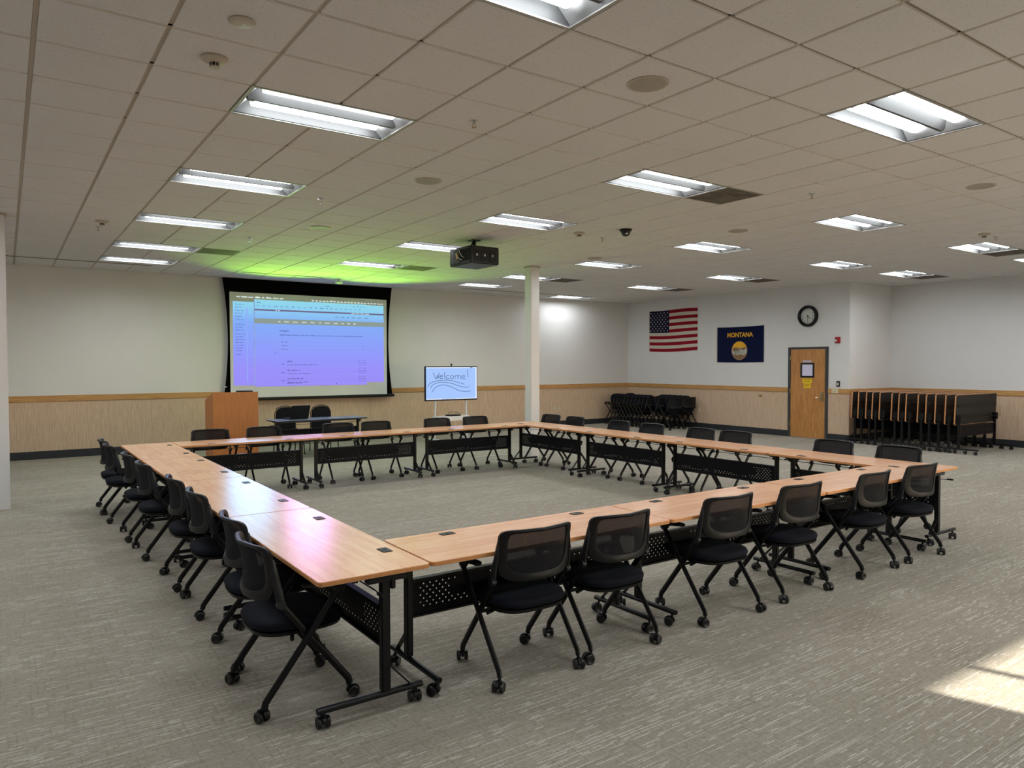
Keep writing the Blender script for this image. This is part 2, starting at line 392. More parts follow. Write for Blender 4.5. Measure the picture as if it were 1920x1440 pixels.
bb('baseboard_right', (X1 - .014, 10.73, 0), (X1, YW - .014, .15)); bb('baseboard_right', (X1 - .014, YJ - .014, 0), (X1, 9.68, .15))
bb('baseboard_recess_back', (X1, YJ - .014, 0), (X2 - .014, YJ, .15)); bb('baseboard_recess_side', (X2 - .014, YB, 0), (X2, YJ, .15))
# back wall with its windows (behind the camera): the sun patch on the carpet comes through the first
WIN = [(5.56, 8.2), (9.6, 12.3), (13.2, 15.9)]; WZ0, WZ1 = .25, 2.47
wb = MB(); xs = [XL - .2] + [x for wn in WIN for x in wn] + [X2 + .15]
for k in range(0, len(xs), 2): wb.box((xs[k], YB - .2, 0), (xs[k + 1], YB, CE + .2))
for a, b in WIN: wb.box((a, YB - .2, 0), (b, YB, WZ0)).box((a, YB - .2, WZ1), (b, YB, CE + .2))
struct(wb.build('wall_back', M['wall'], smooth=0))
for k, (a, b) in enumerate(WIN):
    f = MB(); y0, y1 = YB - .12, YB - .06
    f.box((a, y0, WZ0), (b, y1, WZ0 + .05)).box((a, y0, WZ1 - .05), (b, y1, WZ1)).box((a, y0, WZ0), (a + .03, y1, WZ1)).box((b - .05, y0, WZ0), (b, y1, WZ1))
    x = a + .54
    while x < b - .3: f.box((x, y0, WZ0), (x + .055, y1, WZ1)); x += 1.1
    wo = struct(f.build('window_%d' % (k + 1), M['sill'], smooth=0))
    MB().box((a + .02, YB - .092, WZ0 + .02), (b - .02, YB - .088, WZ1 - .02)).build('pane', M['glass'], wo, smooth=0)

# square columns
for nm, x, y, lb in (('support_column', -.17, 10.85, 'square off-white column cut by the edge of the picture, beside the row of eight chairs'),
                     ('support_column', 8.15, 11.05, 'slim square off-white column standing behind the far corner of the tables')):
    t = thing(nm, lb, 'column', (x, y, 0))
    MB().box((0, 0, 0), (.20, .20, CE + .005)).build('shaft', M['white'], t, bevel=.006)
    b = MB(); r = .012
    for a_, b_ in (((-r, -r, CE - .03), (.2 + r, 0, CE)), ((-r, .2, CE - .03), (.2 + r, .2 + r, CE)), ((-r, 0, CE - .03), (0, .2, CE)), ((.2, 0, CE - .03), (.2 + r, .2, CE))): b.box(a_, b_)
    b.build('top_collar', M['tbar'], t)

# ------------------------------------------------------------------ ceiling fixtures
def make_light():
    t = thing('ceiling_light', '', 'ceiling light')
    L, W = 2 * T - .03, T - .03
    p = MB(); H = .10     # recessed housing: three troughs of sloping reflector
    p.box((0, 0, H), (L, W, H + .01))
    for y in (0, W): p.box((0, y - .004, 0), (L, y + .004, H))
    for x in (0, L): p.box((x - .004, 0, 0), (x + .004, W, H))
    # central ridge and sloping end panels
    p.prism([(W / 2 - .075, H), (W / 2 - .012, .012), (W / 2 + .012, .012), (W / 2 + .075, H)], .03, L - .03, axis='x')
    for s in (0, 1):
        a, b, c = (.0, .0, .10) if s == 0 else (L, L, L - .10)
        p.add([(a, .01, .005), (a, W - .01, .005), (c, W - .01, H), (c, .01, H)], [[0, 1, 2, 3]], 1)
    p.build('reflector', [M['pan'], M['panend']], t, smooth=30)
    f = MB(); e = .018
    for a, b in (((-e, -e, -.004), (L + e, .004, .006)), ((-e, W - .004, -.004), (L + e, W + e, .006)), ((-e, 0, -.004), (.004, W, .006)), ((L - .004, 0, -.004), (L + e, W, .006))): f.box(a, b)
    f.build('trim_frame', M['trimwhite'], t, smooth=0)
    for yc in (W * .25 - .01, W * .75 + .01):
        l = MB(); n = 6; o = []
        for k in range(n + 1):
            a = PI * k / n; o.append((yc + .062 * math.cos(a), .075 - .048 * math.sin(a)))
        for k in range(n):
            (a, b), (c, d) = o[k], o[k + 1]; l.add([(.11, a, b), (L - .11, a, b), (L - .11, c, d), (.11, c, d)], [[0, 1, 2, 3]])
        l.build('lens', M['lens'], t)
    return t
proto = make_light(); first = True
colname = {0: 'leftmost column of lights', 6: 'second column of lights', 12: 'third column of lights', 18: 'fourth column of lights', 22: 'rightmost column of lights', -6: 'column of lights outside the picture'}
cnt = {}
for (i, j) in LIGHTS + HIDDEN_LIGHTS:
    if (i, j) in HIDDEN_LIGHTS:
        lb = 'unseen two-strip ceiling light added to light the room'; gp = 'ceiling lights out of view'
    else:
        k = cnt.get(i, 0); cnt[i] = k + 1
        lb = 'recessed rectangular two-strip ceiling light, %s from the camera in the %s' % (ORD[k], colname[i]); gp = 'ceiling lights in view'
    place(proto, (GX + i * T + .015, GY + j * T + .015, CE + .002), 0, lb, 'ceiling light', gp, first); first = False
ORIG = None
p0 = thing('air_return_tile', '', 'vent')
MB().box((.014, .014, 0), (T - .014, T - .014, .012)).build('perforated_panel', M['stain'], p0)
b = MB()
for a_, b_ in (((.0, .0, -.002), (T, .014, .01)), ((0, T - .014, -.002), (T, T, .01)), ((0, .014, -.002), (.014, T - .014, .01)), ((T - .014, .014, -.002), (T, T - .014, .01))): b.box(a_, b_)
b.build('panel_frame', M['tbar'], p0)
rl = ['large stained grey return tile beside the second light of the second column', 'dark return tile beside the fifth light of the leftmost column', 'dark return tile beside the fifth light of the second column',
      'dark return tile beside the fourth light of the third column, behind the slim column', 'dark return tile beside the third light of the fourth column', 'dark return tile beside the fourth light of the fourth column',
      'dark return tile beside the first light of the fourth column', 'dark return tile beside the last light of the rightmost column']
for k, (i, j) in enumerate(RETURNS): place(p0, (GX + i * T, GY + j * T, CE), 0, rl[k], 'vent', 'dusty air return tiles', k == 0)

def speaker():
    t = thing('ceiling_speaker', '', 'speaker')
    MB().lathe((0, 0, 0), [(.120, -.001), (.120, -.006), (.118, -.008), (.0, -.0085)][::-1]).build('grille', M['grille'], t)
    MB().lathe((0, 0, 0), [(.122, .0), (.138, .0), (.139, -.006), (.130, -.010), (.121, -.007)]).build('bezel', M['beige'], t)
    return t
sp = speaker()
SPK = [(3.52, 3.47, 'round ceiling speaker nearest the camera, beside the big two-strip light of the second column'), (3.54, 6.55, 'round ceiling speaker between the second lights of the first two columns'),
       (3.54, 9.6, 'round pale green-lit ceiling speaker in front of the projection screen'), (8.41, 3.47, 'round ceiling speaker near the upper edge above the clock side of the room'),
       (8.42, 6.55, 'round ceiling speaker between the dome camera and the fourth column of lights'), (8.50, 9.65, 'round ceiling speaker just before the slim column, by the third light of its column')]
for k, (x, y, lb) in enumerate(SPK): place(sp, (x, y, CE), 0, lb, 'speaker', 'ceiling speakers', k == 0)
def detector():
    t = thing('smoke_detector', '', 'smoke detector')
    MB().lathe((0, 0, 0), [(.0, 0), (.078, 0), (.079, -.014), (.068, -.022), (.05, -.030), (.034, -.034)]).build('base_plate', M['beige'], t)
    b = MB(); b.lathe((0, 0, 0), [(.028, -.034), (.028, -.054)], n=16)
    b.build('sensor_chamber', M['ink'], t)
    b = MB()
    for k in range(8):
        a = k * PI / 4; b.box((.027 * math.cos(a) - .003, .027 * math.sin(a) - .003, -.055), (.027 * math.cos(a) + .003, .027 * math.sin(a) + .003, -.034))
    b.lathe((0, 0, 0), [(.032, -.054), (.030, -.062), (.0, -.064)], n=16); b.build('cap', M['beige'], t)
    return t
dt = detector()
for k, (x, y, lb) in enumerate([(1.07, 4.67, 'beige smoke detector nearest the camera, beside the large light of the leftmost column'), (1.06, 10.74, 'beige smoke detector near the far end of the leftmost column of lights'),
                                (6.68, 7.91, 'beige smoke detector between the ceiling projector and the dome camera'), (11.52, 4.70, 'beige smoke detector beside the first light of the fourth column')]):
    place(dt, (x, y, CE), 0, lb, 'smoke detector', 'ceiling smoke detectors', k == 0)
ps = thing('presence_sensor', 'flat round beige sensor disc on the ceiling close to the nearest smoke detector', 'sensor', (1.08, 4.09, CE))
MB().lathe((0, 0, 0), [(.0, 0), (.068, 0), (.070, -.008), (.062, -.014), (.03, -.016), (.0, -.016)]).build('disc', M['beige'], ps)
MB().lathe((0.01, 0, 0), [(.012, -.015), (.010, -.022), (.0, -.024)], n=12).build('lens', M['clear'], ps)
def sprinkler():
    t = thing('sprinkler', '', 'sprinkler')
    MB().lathe((0, 0, 0), [(.0, 0), (.036, 0), (.034, -.006), (.012, -.010), (.010, -.03), (.0, -.03)], n=16).build('escutcheon', M['chrome'], t)
    MB().bar((-.012, 0, -.028), (-.012, 0, -.052), .004, .004).bar((.012, 0, -.028), (.012, 0, -.052), .004, .004).lathe((0, 0, 0), [(.0, -.052), (.020, -.052), (.020, -.055), (.0, -.055)], n=12).build('deflector', M['brass'], t)
    return t
sk = sprinkler()
SPR = [(2.96, 4.74, 'sprinkler head beside the big light nearest the camera in the second column'), (2.92, 7.92, 'sprinkler head on the bluish ceiling tiles left of the second light of the second column'), (2.97, 10.96, 'sprinkler head on the green-lit ceiling tiles before the screen'),
       (7.25, 4.67, 'sprinkler head in front of the first light of the third column'), (7.24, 8.05, 'small sprinkler head just past the dome camera'), (11.89, 4.70, 'sprinkler head next to the smoke detector by the clock side lights'), (1.06, 11.22, 'sprinkler head beside the far smoke detector of the leftmost column')]
for k, (x, y, lb) in enumerate(SPR): place(sk, (x, y, CE), .3 * k, lb, 'sprinkler', 'ceiling sprinkler heads', k == 0)
t = thing('dome_camera', 'small black dome security camera on the ceiling right of the projector', 'security camera', (7.05, 7.36, CE))
MB().lathe((0, 0, 0), [(.0, 0), (.085, 0), (.085, -.02), (.07, -.03), (.0, -.03)]).build('mount_ring', M['plastic'], t)
MB().lathe((0, 0, 0), [(.066, -.03), (.064, -.05), (.05, -.078), (.028, -.094), (.0, -.098)]).build('dome', M['darktop'], t)
MB().lathe((-.03, -.052, -.062), [(.018, 0), (.018, -.012), (.0, -.014)], n=12).build('lens_glint', M['clear'], t)
t = thing('ceiling_access_point', 'small white domed unit hanging from the ceiling just above the screen', 'wireless access point', (6.0, 15.2, CE))
MB().cyl((0, 0, -.06), .02, .06).lathe((0, 0, 0), [(.0, -.05), (.07, -.055), (.09, -.075), (.06, -.095), (.0, -.1)]).build('housing', M['white'], t)
for k, (x0, x1, y, lb) in enumerate([(-.6, 2.3, 15.0, 'long black slot diffuser in the ceiling by the left part of the front wall'), (3.9, 5.6, 15.0, 'dark slot diffuser in the green-lit ceiling before the screen'), (9.2, 13.4, 15.25, 'long black slot diffuser in the ceiling behind the slim column')]):
    t = thing('slot_diffuser', lb, 'vent', (x0, y, CE), 0, 'linear slot diffusers')
    MB().box((0, 0, -.004), (x1 - x0, .10, .004)).build('flange', M['tbar'], t)
    MB().box((.02, .03, -.006), (x1 - x0 - .02, .07, -.002)).build('slot', M['ink'], t)

# ceiling projector
t = thing('ceiling_projector', 'large black projector hanging from the ceiling in the middle of the room', 'projector', (5.80, 9.30, 3.25))
b = MB(); b.box((-.25, -.30, 0), (.25, .30, .26)); b.build('case', M['greyplastic'], t, bevel=.012)
b = MB()
for k in range(3): b.box((-.20 + k * .135, -.306, .04), (-.09 + k * .135, -.298, .20))
b.build('filter_doors', M['ink'], t)
b = MB()
for k in range(3): b.box((-.155 + k * .135, -.310, .11), (-.145 + k * .135, -.305, .145)).box((-.137 + k * .135, -.310, .11), (-.127 + k * .135, -.305, .145))
b.build('latches', M['silver'], t)
b = MB()
for k in range(9): b.box((-.256, -.27 + k * .025, .05), (-.249, -.257 + k * .025, .22))
b.box((-.258, -.03, .03), (-.249, .17, .23)); b.build('connector_panel', M['ink'], t)
MB().tube([(-.26, .05, .20), (-.30, .04, .16), (-.29, -.02, .10), (-.26, -.06, .07)], .006).tube([(-.26, .0, .22), (-.29, -.04, .20), (-.28, -.1, .12), (-.258, -.12, .10)], .005).build('cable', M['cordw'], t)
MB().box((-.272, .03, .09), (-.262, .07, .17)).build('cable_tag', M['yelloww'], t)
MB().cyl((-.05, .30, .14), .07, .05, 'y').build('lens_barrel', M['ink'], t)
b = MB(); b.cyl((0, 0, .27), .02, CE - 3.25 - .27).box((-.09, -.09, .26), (.09, .09, .28)).box((-.07, -.07, CE - 3.25 - .012), (.07, .07, CE - 3.25)); b.build('mount', M['steel'], t)
MB().bar((-.12, -.1, .27), (-.02, 0, .36), .02, .01).bar((.1, .12, .27), (.02, 0, .36), .02, .01).build('mount_strut', M['steel'], t)
# ------------------------------------------------------------------ projection screen
SY = 16.20
scr = thing('projection_screen', 'large pull-down projection screen showing a web page, on the front wall', 'projection screen', (5.8, SY, 0))
def sx(x): return x - 5.8
b = MB(); n = 24; z0, z1 = 1.05, CE + .0
def side(s):
    base = 3.955 if s < 0 else 7.60
    pts = []
    for k in range(n + 1):
        v = k / n; z = z0 + (z1 - z0) * v
        wv = .045 + .10 * (2 * v - 1) ** 2
        pts.append((sx(base + s * wv), z))
    return base, pts
for s in (-1, 1):
    base, pts = side(s)
    for k in range(n):
        a, c = pts[k], pts[k + 1]; bx = sx(base)
        b.add([(bx, -.001, a[1]), (a[0], -.001, a[1]), (c[0], -.001, c[1]), (bx, -.001, c[1]), (bx, .001, a[1]), (a[0], .001, a[1]), (c[0], .001, c[1]), (bx, .001, c[1])], [[0, 1, 2, 3], [7, 6, 5, 4], [1, 5, 6, 2]])
b.box((sx(3.955), -.001, 3.34), (sx(7.60), .001, z1)); b.build('black_border', M['black'], scr, smooth=0)
MB().box((sx(3.955), -.001, z0), (sx(7.60), .001, 3.34)).build('fabric', M['fabricwhite'], scr, smooth=0)
MB().tube([(sx(3.83), 0, 1.03), (sx(7.78), 0, 1.03)], .035, 10, side=(0, 0, 1)).build('bottom_bar', M['plastic'], scr)
b = MB()
for s, x in ((-1, 3.83), (1, 7.74)):
    b.tube([(sx(x), -.004, 1.30), (sx(x + .05), -.004, 1.31)], .01, 6)
b.build('cord_clip', M['bright'], scr)
# projected picture: emission follows what is shown on screen
def img_mat():
    k = N('projected page'); tc = k.n('TexCoord'); s = k.n('SeparateXYZ'); k.l(tc.outputs['Object'], s.inputs[0])
    z = k.math('DIVIDE', k.math('SUBTRACT', s.outputs[2], 1.30), 1.95)
    rp = k.n('ValToRGB'); k.l(z, rp.inputs[0]); e = rp.color_ramp.elements
    e[0].position = 0; e[0].color = col('#9b8ef8'); e[1].position = 1; e[1].color = col('#93dcea')
    for ps_, c in ((.2, '#9a93fb'), (.45, '#8f9ffc'), (.72, '#85adf8'), (.88, '#8fd0f2')):
        q = e.new(ps_); q.color = col(c)
    k.l(rp.outputs[0], k.b.inputs['Emission Color']); k.b.inputs['Emission Strength'].default_value = .72
    k.b.inputs['Base Color'].default_value = (.0, .0, .0, 1); k.b.inputs['Roughness'].default_value = .9; k.b.inputs['Specular IOR Level'].default_value = 0
    return k.m
IM = img_mat(); Ed = emis('screen dark text', '#4a4e9c', .5); Ew = emis('screen white text', '#e8f4f4', .8); Eg = emis('screen grey band', '#8c9c96', .7); El = emis('screen pale line', '#a8a6ff', .7); Em = emis('screen mauve band', '#73688c', .65); Es = emis('screen sidebar', '#8ea6f6', .75)
def srect(b, x0, z0, x1, z1, d, mi=0):
    b.add([(sx(x0), -d, z0), (sx(x1), -d, z0), (sx(x1), -d, z1), (sx(x0), -d, z1)], [[0, 1, 2, 3]], mi)
b = MB(); srect(b, 4.02, 1.33, 4.46, 3.14, .003); srect(b, 4.47, 1.30, 7.08, 3.20, .004); srect(b, 7.08, 1.36, 7.52, 3.19, .004)
b.build('projected_page', IM, scr, smooth=0)
b = MB(); srect(b, 4.47, 2.98 - .02, 7.52, 3.015 - .02, .006); b.build('page_banner', Em, scr, smooth=0)
b = MB(); srect(b, 4.47, 2.68, 7.52, 2.79, .006); b.build('page_menu_band', Eg, scr, smooth=0)
b = MB(); srect(b, 4.30, 1.40, 4.32, 3.02, .006); srect(b, 4.47, 1.30, 4.478, 3.2, .006)
for z in (2.33, 2.24, 2.16, 2.08): srect(b, 5.02, z, 7.05, z + .006, .006)
for z in (1.74, 1.54, 1.34): srect(b, 5.02, z, 7.05, z + .005, .006)
b.build('page_lines', Es, scr, smooth=0)
rnd = random.Random(3)
def words(b, x0, x1, z, h, d=.007, gap=.02, wmin=.05, wmax=.13):
    x = x0
    while x < x1 - .02:
        w_ = min(rnd.uniform(wmin, wmax), x1 - x); q = x
        while q < x + w_ - .008:
            hh = h * rnd.choice((.6, .6, .7, 1.0)); srect(b, q, z - h / 2, q + .009, z - h / 2 + hh, d); q += .014
        x += w_ + gap
b = MB()
words(b, 4.10, 4.45, 3.245, .03, gap=.03); words(b, 4.49, 5.10, 3.245, .03, gap=.03); words(b, 5.75, 7.50, 3.235, .03, gap=.03, wmax=.06)
for x in (4.93, 4.99): srect(b, x, 2.965, x + .02, 2.99, .008)
words(b, 6.70, 7.15, 2.978, .02)
words(b, 4.98, 6.80, 2.735, .026, gap=.09)
b.build('white_screen_text', Ew, scr, smooth=0)
b = MB()
words(b, 4.52, 7.0, 3.07, .02, gap=.07, wmin=.03, wmax=.08); words(b, 4.52, 4.60, 3.14, .028, gap=.02); words(b, 6.05, 6.2, 3.12, .016); words(b, 6.75, 7.1, 3.14, .02, gap=.04, wmax=.04)
words(b, 6.30, 7.15, 2.88, .022, gap=.06)
words(b, 5.02, 6.98, 2.44, .022, gap=.012)
for z in (2.285, 2.2, 2.12): words(b, 5.05, 5.2, z, .018)
for k, z in enumerate((1.82, 1.62, 1.43)):
    words(b, 5.18, 5.18 + (.13, .3, .35)[k], z + .035, .028, gap=.015); words(b, 5.18, 5.18 + (.75, .52, .47)[k], z - .045, .018, gap=.014)
words(b, 5.18, 5.52, 1.345 + .02, .026, gap=.015)
for z in (3.08, 3.02, 2.95, 2.89, 2.82, 2.76, 2.65, 2.59, 2.53, 2.44, 2.38, 2.32, 2.26, 2.2, 2.14, 2.08, 2.0): words(b, 4.07, 4.07 + rnd.uniform(.1, .2), z, .016, gap=.01)
srect(b, 4.91, 2.02, 4.925, 2.045, .007); srect(b, 6.31, 1.325, 6.33, 1.345, .007)
for z in (2.21, 2.13): srect(b, 6.985, z - .01, 6.995, z + .01, .007)
b.build('dark_screen_text', Ed, scr, smooth=0)
b = MB()
for z in (1.77, 1.58, 1.39):
    for (x0, q0, x1, q1) in ((6.87, z, 7.05, z + .004), (6.87, z + .11, 7.05, z + .114), (6.87, z, 6.874, z + .11), (7.046, z, 7.05, z + .11)): srect(b, x0, q0, x1, q1, .007)
    vs, fs = text_mb('Download', .034, ext=0)
    b.add([(v[0] + sx(6.96), -.0075, v[1] + z + .055) for v in vs], fs)
for z in (1.77, 1.58, 1.40):
    vs, fs = text_mb('NEW', .038, ext=0); b.add([(v[0] + sx(5.085), -.0075, v[1] + z + .02) for v in vs], fs)
vs, fs = text_mb('Images', .075, ext=0, align='LEFT'); b.add([(v[0] + sx(5.01), -.0075, v[1] + 2.535) for v in vs], fs)
b.build('download_buttons', Ed, scr, smooth=0)

# added spots stand in for coloured projector light bounced off the screen
for nm, c, e, p_, tgt, ang, rad in (('added_glow_green', (.42, 1.0, .04), 370, (4.9, 16.0, 1.9), (4.6, 12.9, 4.3), 82, .02), ('added_glow_green', (.42, 1.0, .04), 310, (6.7, 16.0, 1.9), (6.6, 12.9, 4.3), 82, .02),
                          ('added_glow_blue', (.25, .6, 1.0), 68, (4.3, 16.0, 2.5), (1.8, 6.5, 0), 70, .5), ('added_glow_violet', (.8, .42, 1.0), 95, (5.6, 16.0, 3.2), (1.6, 4.3, 0), 60, .5)):
    ld = bpy.data.lights.new(nm, 'SPOT'); ld.energy = e; ld.color = c; ld.spot_size = math.radians(ang); ld.spot_blend = 1.0; ld.shadow_soft_size = rad
    lo = bpy.data.objects.new(nm, ld); COL.objects.link(lo); lo.parent = scr; lo.location = (p_[0] - 5.8, p_[1] - SY, p_[2])
    lo.rotation_euler = (Vector(tgt) - Vector(p_)).to_track_quat('-Z', 'Y').to_euler()

# ------------------------------------------------------------------ interactive board on its stand
t = thing('interactive_whiteboard', 'interactive display on a white stand with handwritten Welcome and three waves', 'display', (8.36, 14.40, 0))
MB().box((-.685, -.02, .955), (.685, .035, 1.735)).build('bezel', M['plastic'], t, bevel=.008)
bs = emis('whiteboard screen', '#a3c4fb', .74)
MB().box((-.665, -.0225, .985), (.665, -.0205, 1.715)).build('screen', bs, t, smooth=0)
b = MB(); b.box((-.665, -.0235, 1.694), (.665, -.0228, 1.715)).box((-.665, -.0235, .985), (.665, -.0228, 1.003)).box((.635, -.0235, .985), (.665, -.0228, 1.715)); b.build('toolbar', emis('toolbar white', '#dfe9fb', .8), t, smooth=0)
b = MB()
b.box((.49, -.0245, 1.696), (.55, -.0238, 1.712))
for x in (-.25, -.2, -.16, -.12, -.08, -.03, .02, .06): b.box((x, -.0245, .988), (x + .018, -.0238, 1.0))
b.build('toolbar_icons', emis('toolbar blue', '#2b3a86', .8), t, smooth=0)
def wp(u, v): return (-.685 + 1.37 * u, -.026, 1.735 - .78 * v)   # u,v across the bezel
def cat(P, n=8):
    out = []
    for i in range(len(P) - 1):
        p0_ = P[max(i - 1, 0)]; p1 = P[i]; p2 = P[i + 1]; p3 = P[min(i + 2, len(P) - 1)]
        for k in range(n):
            s_ = k / n; out.append(tuple(.5 * (2 * b_ + (c_ - a_) * s_ + (2 * a_ - 5 * b_ + 4 * c_ - d_) * s_ ** 2 + (3 * b_ - a_ - 3 * c_ + d_) * s_ ** 3) for a_, b_, c_, d_ in zip(p0_, p1, p2, p3)))
    return out + [P[-1]]
ink = emis('whiteboard ink', '#3d5a86', .6)
b = MB()
def px2uv(x, y): return ((x - 190) / (1272 - 190), (y - 180) / (893 - 180))
STR = [  # traced pen strokes of Welcome!
    [(345, 310), (405, 445)], [(405, 445), (440, 350)], [(425, 360), (447, 435)], [(447, 435), (470, 310)],
    [(478, 400), (540, 385), (530, 362), (500, 365), (480, 400), (495, 432), (540, 428)],
    [(578, 298), (582, 442)], [(668, 372), (625, 372), (610, 405), (628, 438), (672, 430)],
    [(730, 370), (700, 385), (698, 420), (725, 445), (755, 430), (760, 390), (730, 370)],
    [(790, 450), (795, 375)], [(795, 395), (820, 368), (848, 380), (855, 445)], [(855, 395), (880, 370), (908, 385), (915, 450)],
    [(935, 412), (995, 400), (985, 368), (950, 375), (938, 415), (960, 450), (1020, 442)],
    [(1060, 248), (1070, 410)], [(1068, 438), (1070, 443)]]
for s_ in STR: b.tube([wp(*px2uv(*q)) for q in (cat(s_) if len(s_) > 2 else s_)], .006, 6)
WV = [[(235, 605), (270, 540), (340, 500), (450, 475), (600, 466), (720, 478), (850, 515), (990, 558)],
      [(292, 630), (330, 570), (420, 522), (540, 508), (660, 522), (780, 555), (900, 600), (1030, 625), (1088, 610)],
      [(325, 715), (350, 660), (430, 595), (530, 565), (640, 580), (760, 630), (880, 688), (1000, 712), (1080, 710), (1125, 692)]]
for s_ in WV: b.tube([wp(*px2uv(*q)) for q in cat(s_)], .0055, 6)
b.build('handwriting', ink, t)
MB().cyl((0, 0, 1.735), .012, .02).lathe((0, 0, 1.775), [(.0, -.022), (.02, -.018), (.024, 0), (.018, .02), (.0, .024)], n=14).build('camera', M['ink'], t)
for s_ in (-1, 1):
    MB().tube([(s_ * .40, .03, .955), (s_ * .43, .03, .12)], .022, 10).build('leg', M['bright'], t)
b = MB()
for s_ in (-1, 1): b.tube([(s_ * .43, -.34, .075), (s_ * .43, .34, .075)], .025, 8)
b.build('foot_bars', M['bright'], t)
for s_ in (-1, 1):
    for y in (-.3, .3): MB().cyl((s_ * .43 - .015, y, .03), .03, .03, 'x', 14).cyl((s_ * .43, y, .04), .01, .03).build('caster', M['wheel'], t)
MB().box((-.42, -.14, .50), (.42, .16, .60)).build('tray', M['bright'], t, bevel=.01)
for nm, x, lb in (('media_player', -.12, 'thin black box lying on the whiteboard stand tray'),):
    o = MB().box((-.15, -.10, 0), (.15, .10, .03)).build(nm, M['plastic'], bevel=.004); o.location = (8.40, 14.40, .60); tag(o, lb, 'media player')
o = MB().tube([(.0, 0, .006), (.08, .05, .05), (.18, .03, .06), (.26, -.03, .03), (.3, -.06, .006)], .005, 6).build('cable', M['ink']); o.location = (8.28, 14.42, .63); tag(o, 'loop of thin black cable on the whiteboard stand tray', 'cable')

# ------------------------------------------------------------------ lectern, head table things
t = thing('lectern', 'tall reddish-brown wooden lectern with a sloping side, beside the screen', 'lectern', (2.95, 13.30, 0))
MB().box((0, 0, 0), (.77, .022, 1.295)).build('front_panel', M['lectern'], t, smooth=0)
for x in (0, .748): MB().prism([(.022, 0), (.60, 0), (.60, 1.145), (.022, 1.292)], x, x + .022, axis='x').build('side_panel', M['lectern'], t, smooth=0)
MB().prism([(.022, 1.27), (.022, 1.25), (.58, 1.11), (.58, 1.13)], .022, .748, axis='x').build('sloping_top', M['lectern'], t, smooth=0)
MB().box((.022, .03, .60), (.748, .56, .62)).build('shelf', M['lectern'], t, smooth=0)
o = MB().box((0, 0, 0), (.26, .16, .045)).build('control_box', M['plastic'], bevel=.008); tag(o, 'small black box on top of the wooden lectern', 'control box'); 
o.location = (3.38, 13.33, 1.275)

# ------------------------------------------------------------------ chairs and tables
def caster(parent, x, y, ztop, rz, hub=True):
    e = MB(); r = .030
    e.lathe((.0, 0, 0), [(0, ztop), (.008, ztop), (.008, .062), (.0, .062)], n=10)
    n = 8; o = []
    # hood
    for k in range(n):
        a0, a1 = PI * k / n, PI * (k + 1) / n
        for s_ in (0,):
            e.add([(-.010, .018 + .036 * math.cos(a0), .030 + .036 * math.sin(a0)), (.010, .018 + .036 * math.cos(a0), .030 + .036 * math.sin(a0)), (.010, .018 + .036 * math.cos(a1), .030 + .036 * math.sin(a1)), (-.010, .018 + .036 * math.cos(a1), .030 + .036 * math.sin(a1)),
                   (-.010, .018, .030), (.010, .018, .030)], [[0, 1, 2, 3], [0, 3, 4], [1, 5, 2]])
    c = e.build('caster', M['steel'], parent); c.location = (x, y, 0); c.rotation_euler = (0, 0, rz)
    for s_ in (-1, 1):
        wh = MB(); x0 = s_ * .012; x1 = s_ * .033
        wh.lathe((0, .018, .030), [(.0, x0), (.028, x0), (.030, x0 + s_ * .004), (.030, x1 - s_ * .005), (.024, x1), (.020, x1 - s_ * .002), (.0, x1 - s_ * .002)], n=18, axis='x')
        wh.build('wheel', M['wheel'], c, smooth=40)
    return c

